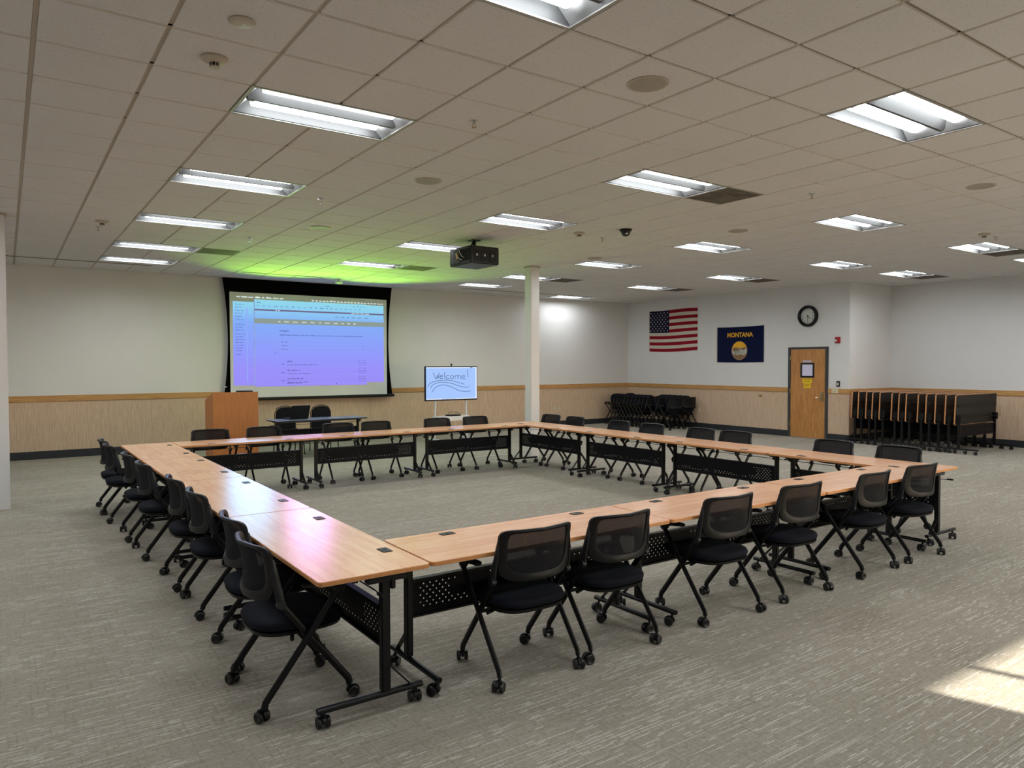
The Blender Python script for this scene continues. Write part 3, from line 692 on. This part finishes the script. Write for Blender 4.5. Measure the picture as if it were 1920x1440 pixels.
def back_surface(a, b_, off=0.0):
    """a,b in -1..1 -> point on the curved backrest"""
    v = (b_ + 1) / 2; w_ = .246 + .006 * v
    x = a * w_; z = .575 + .295 * v
    y = -.245 + .010 - .028 * v + .080 * abs(a) ** 2.0 + .018 * math.sin(v * PI) * (1 - a * a * .5)
    return Vector((x, y + off, z))
def make_chair(folded=False):
    t = thing('nesting_chair', '', 'chair')
    # seat
    sp_ = MB(); n = 28; rings = [(.0, .0, .474), (.55, .0, .472), (.88, .0, .467), (.97, .0, .458), (1.0, .0, .442), (.985, .0, .424), (.93, 0, .415), (.0, 0, .415)]
    def sq(t_, e=3.2):
        c_, s2 = math.cos(t_), math.sin(t_); return (math.copysign(abs(c_) ** (2 / e), c_), math.copysign(abs(s2) ** (2 / e), s2))
    vs = []; fs = []
    for k, (q, _, z) in enumerate(rings):
        for i in range(n):
            a, b_ = sq(2 * PI * i / n); dz = -.012 * max(0, b_ * q) ** 3
            vs.append((a * q * .243, b_ * q * .248 + .012, z + dz + .006 * (a * q) ** 2))
    for k in range(len(rings) - 1):
        for i in range(n): fs.append([k * n + i, k * n + (i + 1) % n, (k + 1) * n + (i + 1) % n, (k + 1) * n + i])
    pn = MB(); pv = []
    for k, (q, z) in enumerate([(.93, .415), (.98, .413), (.96, .395), (.75, .38), (.0, .375)]):
        for i in range(n):
            a, b_ = sq(2 * PI * i / n); pv.append((a * q * .243, b_ * q * .248 + .012, z))
    pf = [[k * n + i, k * n + (i + 1) % n, (k + 1) * n + (i + 1) % n, (k + 1) * n + i] for k in range(4) for i in range(n)]
    if folded:   # the seat flips up against the back
        R = Matrix.Rotation(math.radians(78), 3, 'X'); c = Vector((0, -.10, .47)); 
        f = lambda p: tuple(R @ (Vector(p) - Vector((0, -.20, .44))) + Vector((0, -.10, .46)))
        vs = [f(p) for p in vs]; pv = [f(p) for p in pv]
    sp_.add(vs, fs).build('seat', M['seat'], t, smooth=60); pn.add(pv, pf).build('seat_pan', M['plastic'], t, smooth=40)
    # backrest frame and netting
    n = 48; outer = []; inner = []
    for i in range(n):
        a = 2 * PI * i / n; c_, s2 = math.cos(a), math.sin(a)
        e = 9 if s2 > 0 else 4.6
        outer.append((math.copysign(abs(c_) ** (2 / e), c_), math.copysign(abs(s2) ** (2 / e), s2)))
        e = 9 if s2 > 0 else 3.4
        q = (math.copysign(abs(c_) ** (2 / e), c_) * .82, math.copysign(abs(s2) ** (2 / e), s2)); q = (q[0], q[1] * (.87 if q[1] > 0 else .72)); inner.append(q)
    mid = [((a[0] + b_[0]) / 2, (a[1] + b_[1]) / 2) for a, b_ in zip(outer, inner)]
    loops = [(inner, -.006), (inner, .008), (mid, .016), (outer, .008), (outer, -.008), (mid, -.014)]
    vs = [tuple(back_surface(p[0], p[1], d)) for L, d in loops for p in L]; m_ = len(loops)
    fs = [[k * n + i, k * n + (i + 1) % n, ((k + 1) % m_) * n + (i + 1) % n, ((k + 1) % m_) * n + i] for k in range(m_) for i in range(n)]
    MB().add(vs, fs).build('backrest_frame', M['plastic'], t, smooth=50)
    nv = []; nf = []; K = 6
    for k in range(K + 1):
        q = k / K
        for i in range(n): nv.append(tuple(back_surface(inner[i][0] * (1 - q) * 1.01, inner[i][1] * (1 - q) * 1.01 + q * .05, 0)))
    for k in range(K):
        for i in range(n): nf.append([k * n + i, k * n + (i + 1) % n, (k + 1) * n + (i + 1) % n, (k + 1) * n + i])
    MB().add(nv, nf).build('backrest_netting', M['net'], t, smooth=60)
    for s_ in (-1, 1):
        u = MB(); u.tube([(s_ * .260, -.128, .572), (s_ * .258, -.140, .64), (s_ * .253, -.156, .72), (s_ * .246, -.168, .80)], [.022, .023, .019, .012], 10, sx=.5)
        u.cyl((s_ * .262 - .014, -.130, .572), .023, .028, 'x', 16); u.build('back_upright', M['greyplastic'], t, smooth=40)
        # rear leg tube: rear caster up to the armrest
        if not folded: ra, rb = (s_ * .275, -.215, .10), (s_ * .275, .185, .618)
        else: ra, rb = (s_ * .275, -.215, .10), (s_ * .275, .165, .650)
        MB().tube([(s_ * .275, -.222, .072), ra, rb], .0185, 10, sx=.72, side=(1, 0, 0)).build('leg', M['steel'], t, smooth=40)
        MB().tube([(s_ * .240, .242, .072), (s_ * .240, .235, .10), (s_ * .246, -.125, .57)], .0195, 10, sx=.72).build('leg', M['steel'], t, smooth=40)
        ab = MB(); ab.prism([(.200, .595), (.165, .575), (.12, .625), (.02, .637), (.02, .645), (.195, .647), (.215, .630)], s_ * .275 - .009, s_ * .275 + .009, axis='x'); ab.build('arm_bracket', M['steel'], t)
        MB().prism(rrect(s_ * .285 - .024, -.03, s_ * .285 + .024, .19, .02), .645, .664).build('armrest', M['plastic'], t, bevel=.004)
        rj = random.Random(5 + s_)
        caster(t, s_ * .275, -.222, .09, rj.uniform(-.6, .6) + PI); caster(t, s_ * .240, .242, .09, rj.uniform(-.9, .9))
    MB().tube([(-.246, .03, .36), (.246, .03, .36)], .011, 8).tube([(-.262, -.075, .385), (-.1, -.02, .392), (.1, -.02, .392), (.262, -.075, .385)], .011, 8).build('crossbar', M['steel'], t)
    return t

LT, WT, HT = 1.822, .61, .735
def make_table(a, b_, topmat, edgemat, folded=False, name='training_table'):
    """length along x from 0, user side at y=0; legs a from the x=0 end and b_ from the other"""
    t = thing(name, '', 'table')
    def fold(o):
        if folded: o.rotation_euler = (math.radians(-88), 0, 0); o.location = (0, .40, 1.165)
        return o
    tb = MB(); tb.prism(rrect(0, 0, LT, WT, .03), HT - .024, HT, 0, 1)
    if folded: tb = MB(); tb.prism(rrect(0, 0, LT, WT, .03), -.010, .010, 0, 1)
    o = tb.build('tabletop', [topmat, edgemat, M['under']], t, bevel=.003); fold(o)
    if folded:
        for p in o.data.polygons:
            if abs(p.normal.y) > .3 and abs(p.normal.z) < .95: p.material_index = 2
    ub = MB(); z1 = HT - .0245 if not folded else -.0125
    ub.prism(rrect(.012, .012, LT - .012, WT - .012, .03), z1 - .003, z1); ub.box((.06, .20, z1 - .028), (LT - .06, .225, z1 - .003)); ub.box((.06, .42, z1 - .028), (LT - .06, .445, z1 - .003))
    fold(ub.build('underside', M['under'], t))
    if not folded:
        for x in (.39, LT - .39):
            g = MB(); g.prism(rrect(x - .048, WT - .115, x + .048, WT - .055, .008), HT - .001, HT + .004); g.build('grommet', M['greyplastic'], t, bevel=.0015)
            MB().prism(rrect(x - .012, WT - .095, x + .012, WT - .075, .006), HT + .004, HT + .0046).build('grommet_hole', M['ink'], t, smooth=0)
    xs_ = [a, LT - b_]; yp = .36; zt = HT - .03 if not folded else .75
    for k, x in enumerate(xs_):
        MB().box((x - .020, yp - .025, .108), (x + .020, yp + .025, zt)).build('post', M['steel'], t, bevel=.006)
        MB().tube([(x, .0, .094), (x, .57, .094)], .022, 12, sx=.85, sy=.75).build('foot_bar', M['steel'], t, smooth=40)
        MB().bar((x, yp + .02, .24), (x, yp + .14, .11), .03, .008).build('brace', M['steel'], t)
        s_ = 1 if k == 0 else -1
        if not folded:
            MB().box((x - .024, yp - .10, HT - .06), (x + .024, yp + .12, HT - .03)).box((x - .03, yp + .025, HT - .10), (x + .03, yp + .05, HT - .04)).build('hinge_bracket', M['steel'], t, bevel=.004)
            lv = MB(); lv.tube([(x, yp - .05, .635), (x - s_ * .05, yp - .055, .632), (x - s_ * .09, yp - .06, .640)], .004, 6)
            lv.box((x - s_ * .09 - .028, yp - .072, .632), (x - s_ * .09 + .028, yp - .048, .646)); lv.build('release_lever', M['steel'], t, bevel=.003)
        caster(t, x, .035, .085, .5 + k); caster(t, x, .535, .085, 2.4 - k)
    pl = MB(); L = xs_[1] - xs_[0] - .04; x0 = xs_[0] + .02
    pl.box((0, 0, 0), (L, .0015, .21)); o = pl.build('modesty_panel', M['perf'], t, smooth=0); o.location = (x0, yp + .01, .335); o.scale = (L / PANEL_L, 1, 1); 
    for v in o.data.vertices: v.co.x *= PANEL_L / L
    MB().box((x0, yp - .012, .325), (x0 + L, yp + .012, .337)).box((x0, yp - .03, .545), (x0 + L, yp + .012, .553)).box((x0, yp - .030, .535), (x0 + L, yp - .027, .545)).build('panel_rail', M['steel'], t, bevel=.002)
    zr_ = .635 if not folded else .70
    MB().tube([(xs_[0], yp - .05, zr_), (xs_[1], yp - .05, zr_)], .004, 6, side=(0, 0, 1)).build('release_rod', M['steel'], t)
    if folded:
        MB().tube([(xs_[1], yp - .05, .70), (xs_[1] + .10, yp - .05, .70), (xs_[1] + .16, yp - .05, .72)], .005, 6).box((xs_[0] - .03, yp - .05, .62), (xs_[0] + .03, yp + .05, .76)).box((xs_[1] - .03, yp - .05, .62), (xs_[1] + .03, yp + .05, .76)).build('release_lever', M['steel'], t)
    return t

TA = make_table(.04, .17, M['top'], M['edge']); TB = make_table(.17, .04, M['top'], M['edge'])
NX, NY = 1.835, 3.37; LX, LY = 1.215, 3.355; RX, RY = 7.315, 3.43; FY = 10.675
tn = 'maple training table on casters, '
S = 1.829
near_l = ['at the corner of the near row beside the pinkish table', 'middle one of the near row facing the camera', 'third along the near row, meeting the right row of tables']
for k in range(3): place(TA, (NX + k * S, NY, 0), 0, tn + near_l[k], 'table', 'training tables of the hollow square', k == 0)
left_l = ['lit pinkish, nearest the camera in the long left row', 'lit pale blue, second in the long left row', 'with a faint round stain, third in the long left row', 'farthest of the long left row, at the lectern end']
# left row: user side faces -x ; rotate so that local +x -> world -y... local +y -> world +x
for k in range(4): place(TA if False else TB, (LX, LY + (k + 1) * S, 0), -PI / 2, tn + left_l[k], 'table', 'training tables of the hollow square', k == 0)
o = MB().lathe((0, 0, 0), [(.0, 0), (.15, 0), (.15, .0005), (.0, .0005)], n=40).build('stain_mark', wood('stained laminate', '#cf9268', '#dba880', 0, .3, 7, 16), None, smooth=0)
o.parent = [q for q in bpy.data.objects if q.get('label') == tn + left_l[2]][0]; o.location = (LY + 3 * S - 7.60, .285, HT)
right_l = ['nearest the camera in the right row, its corner sticking out', 'second in the right row', 'third in the right row', 'farthest in the right row, before the slim column']
for k in range(4): place(TA, (RX + WT, RY + k * S, 0), PI / 2, tn + right_l[k], 'table', 'training tables of the hollow square', False)
far_l = ['first of the far row, nearest the lectern', 'middle one of the far row, before the head table', 'third of the far row, before the whiteboard']
for k in range(3): place(TB, (NX + (k + 1) * S - .01, FY, 0), PI, tn + far_l[k], 'table', 'training tables of the hollow square', False)
ht = make_table(.10, .10, M['greytop'], M['ink'], name='head_table'); tag(ht, 'head table with a bluish top and dark edge, carrying the laptop before the screen', 'table'); ht.location = (5.87, 14.07, 0); ht.rotation_euler = (0, 0, PI + .045)

ch = make_chair(); firstc = [True]
def chair(x, y, face, label, group):
    rz = {'+y': 0, '+x': -PI / 2, '-y': PI, '-x': PI / 2}[face] + random.uniform(-.045, .045)
    o = place(ch, (x, y, 0), rz, label, 'chair', group, firstc[0]); firstc[0] = False
    for c in o.children:
        if c.name.startswith('caster'): c.rotation_euler.z += random.uniform(-.9, .9)
    return o
g = 'mesh-back chairs around the hollow square of tables'
OFF = .228
for k, x in enumerate([2.465, 3.12, 4.16, 5.02, 6.06, 6.88]): chair(x, 3.245 + OFF, '+y', 'black mesh-back chair seen from behind, %s from the left in the near row' % ORD[k], g)
for k, (y, x) in enumerate([(3.91, 1.02), (4.58, 1.09), (5.65, 1.10), (6.43, 1.09), (7.57, 1.02), (8.42, 1.0), (9.51, .94), (10.14, .95)]): chair(x + OFF, y, '+x', 'black mesh-back chair beside the long left row, %s from the camera' % ORD[k], g)
for k, x in enumerate([2.35, 3.10, 4.23, 4.87, 5.99, 6.75]): chair(x, 10.86 - OFF, '-y', 'black mesh-back chair facing the camera over the far row, %s from the lectern' % ORD[k], g)
for k, y in enumerate([4.13, 4.90, 6.31, 6.92, 7.87, 8.60, 9.70, 10.36]): chair(8.15 - OFF, y, '-x', 'black mesh-back chair behind the right row, %s from the camera' % ORD[k], g)

# nested chairs by the corner
fc = make_chair(True); k = 0
for row, (x, ys) in enumerate([(14.84, [13.72, 14.12, 14.55, 14.70, 14.85, 15.0, 15.15, 15.3, 15.44, 15.58, 15.72, 15.86]), (15.42, [13.75, 13.95, 14.15, 14.35, 14.55, 15.9])]):
    for m_, y in enumerate(ys):
        lb = ('folded chair nested in the front line by the corner, %s from its near end' % ORD[m_]) if row == 0 else ('folded chair nested in the line against the wall, %s from its near end' % ORD[m_])
        o = place(fc, (x, y, 0), 0, lb, 'chair', 'folded chairs nested in the far corner', k == 0); k += 1
        o.rotation_euler.z = random.uniform(-.02, .02)
# nested flip-top tables in the recess
ft = make_table(.06, .16, M['top'], M['edge'], True, 'folded_table')
EY = [8.98, 8.82, 8.63, 8.48, 8.31, 8.04, 7.88, 7.72, 7.47, 7.30, 7.11, 6.91, 6.72]
for m_, y in enumerate(EY):
    place(ft, (15.56 - .019 * m_, y - .40, 0), 0, 'flip-top table folded upright in the nested row, %s counted from the corner wall' % ORD[m_], 'table', 'folded tables nested in the recess', m_ == 0)

# stacking chairs and laptop at the head table
def stack_chair():
    t = thing('banquet_chair', '', 'chair')
    P = [(-.21, .48), (-.20, .70), (-.19, .84), (-.14, .90), (-.06, .925), (.06, .925), (.14, .90), (.19, .84), (.20, .70), (.21, .48)]
    MB().prism(P, .20, .235, axis='y').build('backrest', M['chairblk'], t, bevel=.012)
    MB().prism(rrect(-.22, -.20, .22, .22, .06), .43, .49).build('seat', M['chairblk'], t, bevel=.015)
    MB().tube([(-.215, .24, .40), (-.208, .24, .80), (-.165, .24, .90), (-.055, .24, .945), (.055, .24, .945), (.165, .24, .90), (.208, .24, .80), (.215, .24, .40)], .009, 8, side=(0, 1, 0)).build('back_frame', M['steel'], t)
    for sx_ in (-1, 1):
        MB().tube([(sx_ * .2, -.18, .43), (sx_ * .22, -.22, .0)], .011, 8).build('leg', M['steel'], t)
        MB().tube([(sx_ * .22, .24, .42), (sx_ * .22, .29, .0)], .011, 8).build('leg', M['steel'], t)
    return t
bc = stack_chair()
place(bc, (4.62, 14.35, 0), .05, 'black padded chair with rounded back behind the open laptop', 'chair', 'padded chairs at the head table', True)
place(bc, (5.33, 14.33, 0), -.04, 'black padded chair with rounded back beside the one at the laptop', 'chair', 'padded chairs at the head table', False)
t = thing('laptop', 'open black laptop on the dark head table, its lid towards the camera', 'laptop', (4.60, 13.72, HT + .001), .18); t.scale = (1.15, 1.15, 1.15)
MB().prism(rrect(-.17, 0, .17, .23, .012), 0, .018).build('keyboard_base', M['plastic'], t)
o = MB().prism(rrect(-.17, 0, .17, .23, .012), 0, .008).build('lid', M['plastic'], t); o.rotation_euler = (math.radians(108), 0, 0); o.location = (0, .0, .012)

# ------------------------------------------------------------------ door and things on the right wall
dr = bpy.data.objects.new('door_1', None); COL.objects.link(dr); struct(dr)
b = MB(); xa, xb = X1 - .03, X1 + .02
b.box((xa, 10.66, 0), (xb, 10.73, 2.18)).box((xa, 9.68, 0), (xb, 9.75, 2.18)).box((xa, 9.75, 2.13), (xb, 10.66, 2.18)); b.build('door_frame', M['frame'], dr, bevel=.004)
MB().box((X1 - .02, 9.752, .012), (X1 - .001, 10.658, 2.128)).build('door_leaf', M['oakdoor'], dr, smooth=0)
for z in (.32, 1.12, 1.92): MB().box((X1 - .034, 10.645, z - .055), (X1 - .02, 10.675, z + .055)).build('hinge', M['brass'], dr)
b = MB(); 
for a_, b_ in (((10.03, 1.45), (10.39, 1.49)), ((10.03, 1.76), (10.39, 1.80)), ((10.03, 1.49), (10.07, 1.76)), ((10.35, 1.49), (10.39, 1.76))): b.box((X1 - .032, a_[0], a_[1]), (X1 - .019, b_[0], b_[1]))
b.build('vision_panel_frame', M['ink'], dr)
MB().box((X1 - .024, 10.07, 1.49), (X1 - .021, 10.35, 1.76)).build('vision_panel', M['paper'], dr)
MB().box((X1 - .030, 9.795, .89), (X1 - .020, 9.865, 1.12)).build('lock_plate', M['brass'], dr, bevel=.003)
MB().tube([(X1 - .02, 9.835, .985), (X1 - .07, 9.835, .985), (X1 - .072, 9.86, .985), (X1 - .07, 9.96, .98)], .009, 8).cyl((X1 - .045, 9.83, 1.07), .016, .02, 'x').build('lever_handle', M['chrome'], dr)
# generic helper: flat things on the right wall; local x runs away from the corner wall (towards -y), local y up
def wallT(vs, y, z, d):   # text plane to the wall x = X1-d, reading direction is towards -y
    return [(X1 - d - v[2], y - v[0], z + v[1]) for v in vs]
t = thing('door_sign', 'small pale strip sign above the door glass', 'sign', (0, 0, 0))
MB().box((X1 - .024, 10.11, 1.815), (X1 - .0205, 10.33, 1.855)).build('plate', M['paper'], t)
vs, fs = text_mb('PLEASE KNOCK', .028); MB().add(wallT(vs, 10.22, 1.835, .0245), fs).build('lettering', M['glassdark'], t, smooth=0)
for nm, y0, y1, z0, z1, lines, lb in (('warning_sign', 10.09, 10.34, 1.32, 1.425, ['AUTHORIZED', 'PERSONNEL'], 'wider yellow warning sign on the door just under the glass'), ('warning_sign', 10.12, 10.30, 1.20, 1.315, ['STAFF ONLY', 'NO ENTRY'], 'narrower yellow warning sign on the door, below the wider one')):
    t = thing(nm, lb, 'sign', (0, 0, 0), 0, 'yellow door signs')
    MB().box((X1 - .024, y0, z0), (X1 - .0205, y1, z1)).build('plate', M['yellow'], t)
    b = MB()
    for q, ln in enumerate(lines):
        vs, fs = text_mb(ln, .034, width=(y1 - y0) / .27); b.add(wallT(vs, (y0 + y1) / 2, z1 - .03 - q * .042, .0245), fs)
    b.build('lettering', M['ink'], t, smooth=0)
# clock
CYc, CZc = 10.205, 2.915
t = thing('wall_clock', 'round black-rimmed wall clock with roman numerals above the door', 'clock', (X1, CYc, CZc))
MB().lathe((0, 0, 0), [(.0, 0), (.255, 0), (.255, -.055), (.240, -.085), (.215, -.085), (.190, -.060), (.182, -.030), (.0, -.030)], n=48, axis='x').build('rim', M['plastic'], t)
MB().lathe((0, 0, 0), [(.0, -.031), (.181, -.031), (.181, -.034), (.0, -.034)], n=48, axis='x').build('dial', M['face'], t)
b = MB()
for k, nu in enumerate(['XII', 'I', 'II', 'III', 'IIII', 'V', 'VI', 'VII', 'VIII', 'IX', 'X', 'XI']):
    a = 2 * PI * k / 12; vs, fs = text_mb(nu, .055, width=.8)
    ca, sa = math.cos(-a), math.sin(-a)
    b.add([(-.035 - v[2], -(v[0] * ca - (v[1] + .145) * sa), v[0] * sa + (v[1] + .145) * ca) for v in vs], fs)
b.build('numerals', M['ink'], t, smooth=0)
def hand(nm, ang, L, w_):
    a = math.radians(ang); d = Vector((0, -math.sin(a), math.cos(a)))
    MB().bar(Vector((-.040, 0, 0)) - d * .03, Vector((-.040, 0, 0)) + d * L, w_, .003, side=d.cross(Vector((1, 0, 0)))).build(nm, M['ink'], t)
hand('hour_hand', 135, .085, .012); hand('minute_hand', 180, .13, .008)
MB().lathe((0, 0, 0), [(.012, -.034), (.012, -.046), (.0, -.046)], n=12, axis='x').build('hub', M['ink'], t)
t = thing('fire_alarm', 'red fire alarm strobe on the wall above and beside the door', 'fire alarm', (X1, 9.45, 2.325))
MB().box((-.045, -.06, -.07), (0, .06, .07)).build('housing', M['red'], t, bevel=.008)
MB().box((-.060, -.005, -.045), (-.044, .045, .02)).build('strobe', M['clear'], t, bevel=.008)
t = thing('card_reader', 'small black card reader on the wall beside the door', 'card reader', (X1, 9.43, 1.315))
MB().box((-.025, -.04, -.065), (0, .04, .065)).build('housing', M['plastic'], t, bevel=.006); MB().box((-.028, -.022, -.04), (-.024, .022, .03)).build('keypad', M['silver'], t)
t = thing('wall_plate', 'cream label plate on the oak rail beside the door', 'sign', (X1, 9.50, 1.145))
MB().box((-.030, -.08, -.05), (-.024, .08, .05)).build('plate', M['outlet'], t); 
vs, fs = text_mb('LIGHTS', .03); MB().add([(-.031 - v[2], -v[0], v[1] - .015) for v in vs], fs).build('lettering', M['grille'], t, smooth=0)
def outlet(x, y, z, face, lb):
    t = thing('power_outlet', lb, 'outlet', (x, y, z), 0 if face == 'y' else -PI / 2, 'wall outlets')
    MB().box((-.038, -.012, -.06), (.038, -.004, .06)).build('cover_plate', M['outlet'], t, bevel=.003)
    MB().box((-.016, -.016, .008), (.016, -.011, .042)).box((-.016, -.016, -.042), (.016, -.011, -.008)).build('sockets', M['beige'], t)
outlet(12.89, YW - .002, .51, 'y', 'ivory outlet plate on the front wall behind the column, the one nearer the column')
outlet(13.05, YW - .002, .51, 'y', 'ivory outlet plate on the front wall, the one nearer the stored chairs')
t = thing('power_outlet', 'ivory outlet plate on the side wall beyond the end of the stored chairs', 'outlet', (X1 - .002, 13.51, .51), -PI / 2, 'wall outlets')
MB().box((-.038, -.012, -.06), (.038, -.004, .06)).build('cover_plate', M['outlet'], t, bevel=.003); MB().box((-.016, -.016, .008), (.016, -.011, .042)).box((-.016, -.016, -.042), (.016, -.011, -.008)).build('sockets', M['beige'], t)
t = thing('door_stop', 'small bronze wall bumper on the wainscot between the flags and the door', 'door stop', (X1 - .006, 11.52, .975))
MB().lathe((0, 0, 0), [(.0, 0), (.04, 0), (.036, -.02), (.018, -.03), (.022, -.055), (.0, -.06)], n=16, axis='x').build('bumper', M['brass'], t)
# seam strip in the wainscot under the screen
struct(MB().box((7.225, YW - .010, .15), (7.245, YW - .005, 1.085)).build('trim_seam', M['wains'], smooth=0))

# flags
def cloth(nx, nz, fn):
    vs = []; fs = []
    for j in range(nz + 1):
        for i in range(nx + 1): vs.append(fn(i / nx, j / nz))
    for j in range(nz):
        for i in range(nx): a = j * (nx + 1) + i; fs.append([a, a + 1, a + nx + 2, a + nx + 1])
    return vs, fs
t = thing('american_flag', 'United States flag with stars and stripes pinned to the side wall near the corner', 'flag', (X1, 15.41, 0))
FW, Z0, Z1 = 1.82, 2.15, 3.335
def us(u, v, d=.010):
    return (-(d + .006 * math.sin(u * 9 + v * 2) * (1 - v * .3)), -u * FW, Z0 + v * (Z1 - Z0) - .03 * math.sin(PI * u) * (1 - v) * 1.0 + .02 * u * (1 - v) - .02 * v * math.sin(PI * u * 2) * .5)
vs, fs = cloth(50, 26, us); b = MB(); b.add(vs, fs)
b.mi = [(0 if ((k // 50) // 2) % 2 == 0 else 1) if not ((k % 50) < 21 and (k // 50) >= 12) else 2 for k in range(len(fs))]
b.build('stripes', [M['flagred'], M['flagwhite'], M['flagblue']], t, smooth=60)
b = MB()
for r_ in range(9):
    for c_ in range(6 if r_ % 2 == 0 else 5):
        u = .42 * ((2 * c_ + 1 + (r_ % 2)) / 12.0); v = 12 / 26 + (14 / 26) * ((r_ + 1) / 10.0); c0 = Vector(us(u, v, .013))
        P = []
        for k in range(10):
            a = PI / 2 + k * PI / 5; rr = .030 if k % 2 == 0 else .012; P.append((c0.x, c0.y - rr * math.cos(a), c0.z + rr * math.sin(a)))
        b.add([tuple(c0)] + P, [[0, 1 + k, 1 + (k + 1) % 10] for k in range(10)])
b.build('stars', M['flagwhite'], t, smooth=0)
vs, fs = cloth(1, 10, lambda u, v: (-.008, u * .03, Z0 + v * (Z1 - Z0))); MB().add(vs, fs).build('header_band', M['flagwhite'], t)
t = thing('montana_flag', 'navy blue state flag with gold MONTANA lettering and round seal', 'flag', (X1, 12.90, 0))
FW2, A0, A1 = 1.46, 1.825, 2.755
def mtf(u, v, d=.010): return (-(d + .005 * math.sin(u * 7 + 1 + v)), -u * FW2, A0 + v * (A1 - A0) - .012 * math.sin(PI * u) * (1 - v) - .012 * v * math.sin(PI * u))
vs, fs = cloth(30, 16, mtf); MB().add(vs, fs).build('field', M['navy'], t, smooth=60)
vs, fs = cloth(1, 10, lambda u, v: (-.008, u * .035, A0 + v * (A1 - A0))); MB().add(vs, fs).build('header_band', M['flagwhite'], t)
vs, fs = text_mb('MONTANA', .165, width=.96, bold=.004)
b = MB(); b.add([(-.018 - v[2], -FW2 * .5 - v[0], A1 - .225 + v[1]) for v in vs], fs); b.build('lettering', M['gold'], t, smooth=0)
sc_ = (-.72, A0 + .30); SR = .25
b = MB(); b.lathe((0, sc_[0], sc_[1]), [(.0, -.017), (SR, -.017), (SR, -.019), (.0, -.019)], n=40, axis='x'); b.build('seal_rim', M['brown'], t)
def seal(nm, pts, m, d):
    MB().add([(-d, sc_[0] - x * SR, sc_[1] + y * SR) for x, y in pts], [list(range(len(pts)))]).build(nm, M[m], t, smooth=0)
arc = lambda a0, a1, r, n=20: [(r * math.cos(math.radians(a0 + (a1 - a0) * k / n)), r * math.sin(math.radians(a0 + (a1 - a0) * k / n))) for k in range(n + 1)]
seal('seal_ground', arc(0, 360, .94, 36)[:-1], 'silver', .0195)
seal('seal_sky', arc(12, 168, .94) + [(-.5, .35), (-.2, .25), (.1, .3), (.5, .22)], 'gold', .020)
seal('seal_mountains', [(-.9, .2), (-.6, .38), (-.4, .30), (-.2, .36), (0, .2), (.3, .28), (.7, .38), (.9, .25), (.6, .1), (.1, .12), (-.3, -.05), (-.7, -.1)], 'brown', .0205)
seal('seal_plain', arc(200, 340, .92) + [(.5, -.5), (.1, -.42), (-.4, -.5)], 'brown', .0205)
b = MB(); rn = random.Random(11)
for k in range(26):
    x, y = rn.uniform(-.6, .55), rn.uniform(-.45, .1); s_ = rn.uniform(.03, .09)
    b.add([(-.021, sc_[0] - (x + dx) * SR, sc_[1] + (y + dy) * SR) for dx, dy in ((-s_, -s_ * .4), (s_, -s_ * .5), (s_ * .7, s_ * .5), (-s_ * .5, s_ * .6))], [[0, 1, 2, 3]])
b.build('seal_details', M['green'], t, smooth=0)

# thin white cable on the carpet by the far corner
o = MB().tube(cat([(6.95, 11.3, .006), (7.3, 11.7, .006), (7.9, 11.75, .006), (8.35, 11.45, .006), (8.8, 11.75, .006)]), .006, 6, side=(0, 0, 1)).build('floor_cable', M['cordw']); tag(o, 'thin white cable lying on the carpet behind the far corner of tables', 'cable')
